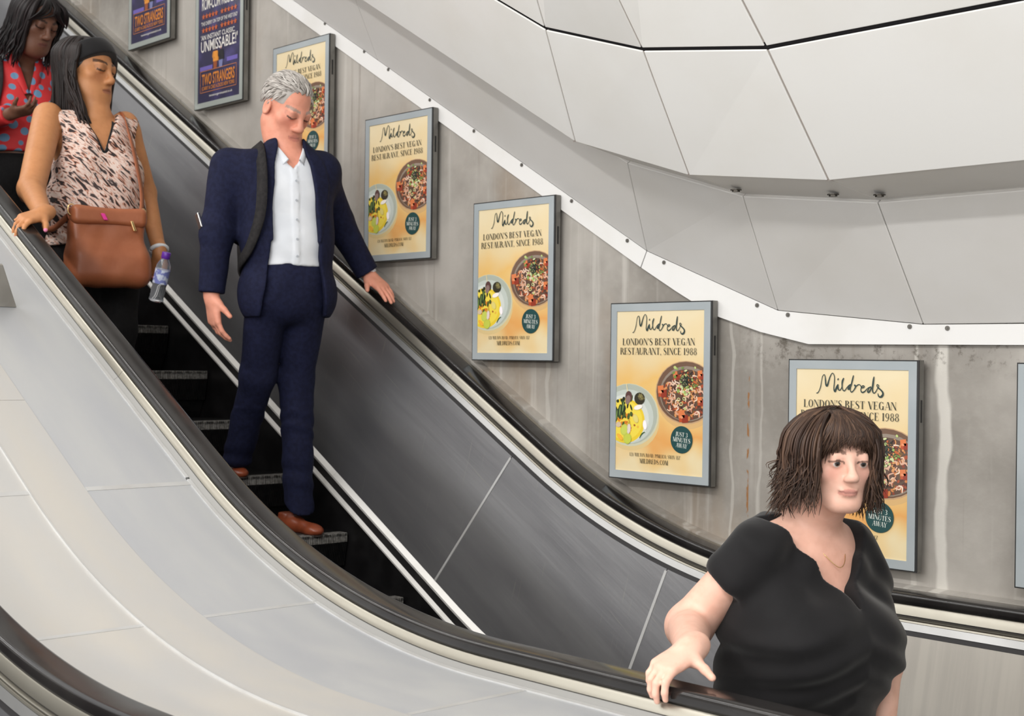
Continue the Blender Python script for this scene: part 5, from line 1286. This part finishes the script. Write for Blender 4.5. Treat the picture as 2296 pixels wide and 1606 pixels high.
# ================================================================ woman in the red dotted blouse
def build_red_woman():
    par = thing('person', 'woman in red blouse with blue dots looking down, behind the woman in animal print', 'person', (-6.74, 2.93, .153))
    T = Torso((-6.78, 2.93, 1.06), (.17, .98, 0))
    SR, SL = T.p(-.165, -.01, .33), T.p(.165, -.01, .33)
    chest = [T.e((0, 0, .2), (.155, .11, .19)), T.e((-.06, .075, .16), (.075, .06, .075)), T.e((.06, .075, .16), (.075, .06, .075)), T.e((0, .005, -.02), (.145, .115, .18)), T.e((0, 0, -.2), (.170, .13, .15)),
             cap(T.p(-.14, -.01, .34), T.p(.14, -.01, .34), .05, .05, .06), cap(T.p(0, -.02, .34), T.p(0, .01, .44), .052, .048, .05)]
    ER = T.p(-.24, .02, .06); WR = V3(-6.498, 2.760, 1.150); EL = T.p(.235, .02, .06); WL = T.p(.10, .24, .05)
    H = Frame(V3(-6.627, 2.930, 1.637), (.84, .16, -.50), (0, 0, 1), 1.17)
    hr, tr = hand_prims(WR, (.80, .40, .12), (.1, .35, .9), +1, ((.5, .6, .4),)*4, .04, .95, (.5, .7, .4))
    hl, tl = hand_prims(WL, (.75, -.35, .1), (0, -.3, .95), -1, ((.5, .6, .4),)*4, .04, .95, (.5, .7, .4))
    skin = inflate(chest, -.01)+head_prims(H, T.p(0, .0, .41), .05, .98, .2, lips=1.35)+[cap(SR, ER, .045, .04), cap(ER, WR, .038, .027), cap(SL, EL, .045, .04), cap(EL, WL, .038, .027)]+hr+hl
    SK = (112, 76, 60)
    def col(v):
        c = skin_color(v, SK, 6); return face_paint(H, c, SK, (112, 66, 62), (34, 24, 22), (26, 18, 17), v)
    sdf_obj('body', skin, M_SKIN, par, .0054, color=col)
    top = inflate(chest, .014)+[cap(SR, ER, .064, .060, .04), cap(ER, WR, .058, .045, .03), cap(SL, EL, .064, .06, .04), cap(EL, WL, .058, .045, .03), half(T.p(0, 0, -.06), -T.U), near_arm(half(WR-unit(WR-ER)*.03, unit(WR-ER)), WR+unit(WR-ER)*.03, .09), near_arm(half(WL-unit(WL-EL)*.03, unit(WL-EL)), WL+unit(WL-EL)*.03, .09),
        func(lambda P: np.maximum(np.maximum(np.abs(T.q(P)[:, 0])-np.maximum(T.q(P)[:, 2]-.17, 0)*.36, -(T.q(P)[:, 1]-.0)), .17-T.q(P)[:, 2])), half(T.p(0, 0, .43), T.U)]
    bl = sdf_obj('blouse', top, M_DOTS, par, .0066, lambda P: .003*nz(P, 20, 4))
    for s in (1, -1):
        g = ribbon_strip([T.p(s*.05, -.04, .44), T.p(s*.066, .02, .43), T.p(s*.058, .075, .37), T.p(s*.02, .125, .22)], lambda p: p-T.p(0, -.05, .3), .045, .006); g.obj('collar', M_DOTS, bl, True)
    hR, hL = T.p(-.085, 0, -.24), T.p(.085, 0, -.24)
    sk = [T.e((0, 0, -.16), (.175, .14, .14)), cap(hR, T.p(-.085, .02, -.52), .10, .075, .05), cap(T.p(-.085, .02, -.52), T.p(-.085, -.0, -.84), .075, .06, .03), cap(hL, T.p(.085, .02, -.52), .10, .075, .05), cap(T.p(.085, .02, -.52), T.p(.085, 0, -.84), .075, .06, .03), half(T.p(0, 0, -.04), T.U)]
    sdf_obj('trousers', sk, M_BLACKW, par, .008)
    for a in (-.085, .085):
        h = T.p(a, -.10, 0); shoe(par, (h[0], h[1], .153), (h[0]+.25, h[1]-.02, .153), M_BLACKT, M_SOLE)
    rnd = random.Random(3); sp = []
    for i in range(300):
        az = rnd.uniform(.85, 2*math.pi-.85); sg = az if az < math.pi else az-2*math.pi
        sp.append((shell_path(sg, rnd.uniform(-.20, -.12), (.096, .112), .03, .092, rnd.uniform(-.04, .10), .008, rnd.uniform(.02, .25), rnd, -.010, .08), rnd.uniform(.006, .0095)))
    for i in range(26):
        a = rnd.uniform(-.9, .9); sp.append(([(0.01, .03, .122), (.05*math.sin(a*1.4), .085, .105), (.075*math.sin(a*1.4), .098, .070), (.094*math.copysign(1, a), .075, .02)], .007))
    strands(H, sp, M_HAIRM, par, 'hair', 5, ((24, 19, 20), (32, 25, 26), (18, 15, 16)), 5)
    sdf_obj('hair_cap', [ell(H.p(0, -.022, .032), np.array((.088, .100, .094))*H.k, H.M), func(lambda P: np.maximum(.048-H.loc(P)[:, 1], H.loc(P)[:, 2]-.088), .01), half(H.p(0, 0, -.06), -H.U)], mat('black_hair_base', lin((20, 16, 17)), .5), par, .007)
    sb = thing('shoulder_bag', 'dark shoulder bag of the woman in the red dotted blouse, mostly its strap in view', 'bag', T.p(-.25, -.02, -.2))
    g = ribbon_strip([T.p(-.22, .06, -.12), T.p(-.17, .118, .10), T.p(-.135, .105, .25), T.p(-.125, .03, .395), T.p(-.13, -.05, .37), T.p(-.17, -.12, .15), T.p(-.23, -.06, -.12)], lambda p: p-T.p(0, 0, .1), .038, .006); g.obj('strap', M_CANVAS, sb, True)
    sdf_obj('bag_body', [rbox(T.p(-.265, .0, -.22), (.05, .13, .12), T.M, .035)], M_CANVAS, sb, .009)
build_red_woman()

# ================================================================ woman in the black top, nearest the camera
def build_black_woman():
    par = thing('person', 'brown-haired woman in black V-neck top in the right foreground, hand on near handrail', 'person', (-1.95, 2.83, FLOOR_Z+.003))
    SR, SL = V3(-2.023, 2.670, -0.446), V3(-1.950, 2.990, -0.470)
    T = Torso(V3(-1.998, 2.850, -0.620), SL-SR)
    bz = lambda u: u
    chest = [T.e((0, -.01, .10), (.172, .118, .17)), T.e((-.088, .092, -.05), (.108, .108, .105), .05), T.e((.078, .092, -.05), (.108, .108, .105), .05), T.e((0, .105, -.05), (.10, .088, .10), .09),  T.e((-.01, .0, -.16), (.212, .155, .16), .06), T.e((0, 0, -.34), (.20, .160, .15), .06),
             cap(T.p(-.145, -.02, .175), T.p(.145, -.02, .175), .05, .05, .06), cap(T.p(0, -.02, .18), T.p(.0, .0, .26), .060, .053, .06)]
    ER, WR = V3(-2.174, 2.620, -0.642), V3(-1.950, 2.355, -0.628)
    EL, WL = V3(-1.908, 3.060, -0.739), V3(-1.863, 2.980, -0.949)
    H = Frame(V3(-1.893, 2.820, -0.231), (.82, -.57, -.06), (0.03, 0, 1), .97)
    hr, tr = hand_prims(WR, (-.02, -.94, -.30), (-.06, .30, -.95), +1, ((.40, .75, .4), (.45, .8, .4), (.5, .8, .4), (.55, .8, .45)), .07, 1.0, (.95, .30, .22), .08)
    hl, tl = hand_prims(WL, (.1, .0, -1), (0, -1, 0), -1, ((.3, .4, .3),)*4, .03, .92, (.5, .8, .2))
    skin = inflate(chest, -.010)+head_prims(H, T.p(0, -.01, .235), .055, 1.03, .0, open_eyes=True, nose=.95)+[cap(SR, ER, .046, .056, .03), cap(ER, WR, .055, .033, .02), cap(SL, EL, .046, .048, .03), cap(EL, WL, .045, .028, .02)]+hr+hl
    SK = (232, 186, 166)
    def col(v):
        c = skin_color(v, SK, 7, .04); c = face_paint(H, c, SK, (186, 112, 106), (112, 84, 72), (60, 44, 40), v, (228, 160, 144), True)
        q = T.q(v); m = np.exp(-((q[:, 0]/.09)**2+((q[:, 2]-.13)/.09)**2))*(q[:, 1] > .03); c = c*(1-.25*m[:, None])+np.array(lin((222, 150, 126))[:3])*(.25*m[:, None])
        return c
    body = sdf_obj('body', skin, M_SKIN, par, .0038, color=col, it=1)
    eyes(H, body)
    def tf(P):
        q = T.q(P); drape = .006*np.sin(q[:, 2]*75+np.abs(q[:, 0])*38+2.2*nz(P, 9, 1))*np.exp(-((q[:, 2]+.10)/.10)**2)
        d2 = .0045*np.sin((q[:, 2]*.8+np.abs(q[:, 0])*.9)*60+1.5*nz(P, 7, 2))*np.clip(q[:, 2]*9+.4, 0, 1)
        return drape+d2+.0015*nz(P, 26, 3)
    top = inflate(chest, .013)+[cap(SR+T.L*.005, SR+(ER-SR)*.30, .062, .072, .05), cap(SL-T.L*.02, SL+(EL-SL)*.30, .060, .066, .05),
        near_arm(half(SR+(ER-SR)*.40, unit(ER-SR)+V3(0, 0, -.25), .006), SR+(ER-SR)*.62, .115), near_arm(half(SL+(EL-SL)*.42, unit(EL-SL), .006), SL+(EL-SL)*.62, .11),
        T.e((-.150, .0, .0), (.080, .125, .165), .03), T.e((.150, .0, .0), (.075, .125, .165), .03),
        func(lambda P: np.maximum(np.maximum(np.abs(T.q(P)[:, 0]-.004)-np.maximum(T.q(P)[:, 2]-.045, 0)*np.where(T.q(P)[:, 0] < 0, .82, .58), -(T.q(P)[:, 1]+.02)), .043-T.q(P)[:, 2])), half(T.p(0, 0, .245), T.U), half(T.p(0, 0, -.36), -T.U)]
    sdf_obj('blouse', top, M_BLACKT, par, .0052, tf)
    hR, hL = T.p(-.095, 0, -.36), T.p(.095, 0, -.36); z0 = FLOOR_Z+.07
    tr_ = [T.e((0, 0, -.32), (.195, .165, .15)), cap(hR, (hR[0]+.02, hR[1], -1.20), .11, .08, .05), cap((hR[0]+.02, hR[1], -1.20), (hR[0], hR[1], z0), .08, .06, .03), cap(hL, (hL[0]+.02, hL[1], -1.20), .11, .08, .05), cap((hL[0]+.02, hL[1], -1.20), (hL[0], hL[1], z0), .08, .06, .03), half(T.p(0, 0, -.27), T.U)]
    sdf_obj('trousers', tr_, M_BLACKW, par, .009)
    for h in (hR, hL): shoe(par, (h[0]-.08, h[1], FLOOR_Z+.003), (h[0]+.16, h[1]-.01, FLOOR_Z+.003), M_BLACKT, M_SOLE)
    g = Geo(); g.tube(crom([T.p(-.062, .02, .225), T.p(-.035, .085, .165), T.p(0, .108, .135), T.p(.035, .085, .165), T.p(.062, .02, .225)], 6), .0011, 5); g.obj('necklace', M_GOLD, par, True)
    # hair: layered brown bob with a fringe and ends flicking out
    rnd = random.Random(12); sp = []
    for i in range(1200):
        az = rnd.uniform(.72, 2*math.pi-.62); sg = az if az < math.pi else az-2*math.pi
        zt = rnd.uniform(-.125, -.05) if abs(sg) < 1.5 else rnd.uniform(-.150, -.07)
        o = rnd.uniform(-.12, .14)+(.14 if sg > 0 else 0)
        sp.append((shell_path(sg, zt, (.100, .114), .028, rnd.uniform(.088, .108), o, .007, rnd.uniform(.03, .3), rnd, -.014, (rnd.uniform(.0, .46) if sg > 0 else rnd.uniform(-.05, .22)) if o > .0 else .02, .03), rnd.uniform(.0022, .0044)))
    for i in range(120):                             # tousled ends kicking out at the back
        sp.append((shell_path(rnd.uniform(.85, 2.9), rnd.uniform(-.105, -.03), (.100, .114), .028, .104, rnd.uniform(.10, .34), .012, rnd.uniform(.1, .4), rnd, -.014, rnd.uniform(.10, .48), .03), rnd.uniform(.0022, .0038)))
    for i in range(300):
        a = rnd.uniform(-1, 1); zt = rnd.uniform(.038, .062)-abs(a)**2*.05
        sp.append(([(.02+rnd.gauss(0, .008), rnd.uniform(-.03, .04), .126), (.03*a+.012, .062, .118), (.058*a+rnd.gauss(0, .006), .093-.012*a*a, .084), (.080*a+rnd.gauss(0, .007), .097-.036*a*a, zt)], rnd.uniform(.0022, .004)))
    strands(H, sp, M_HAIRM, par, 'hair', 9, ((72, 54, 44), (80, 60, 48), (62, 46, 38), (92, 70, 56), (54, 40, 33)), 4)
    cp = [ell(H.p(0, -.020, .030), np.array((.094, .106, .098))*H.k, H.M), ell(H.p(0, -.05, -.05), np.array((.090, .066, .080))*H.k, H.M), func(lambda P: np.maximum(.040-H.loc(P)[:, 1], H.loc(P)[:, 2]-.072), .01), half(H.p(0, 0, -.11), -H.U)]
    sdf_obj('hair_cap', cp, mat('brown_hair_base', lin((62, 45, 37)), .55), par, .006)
build_black_woman()
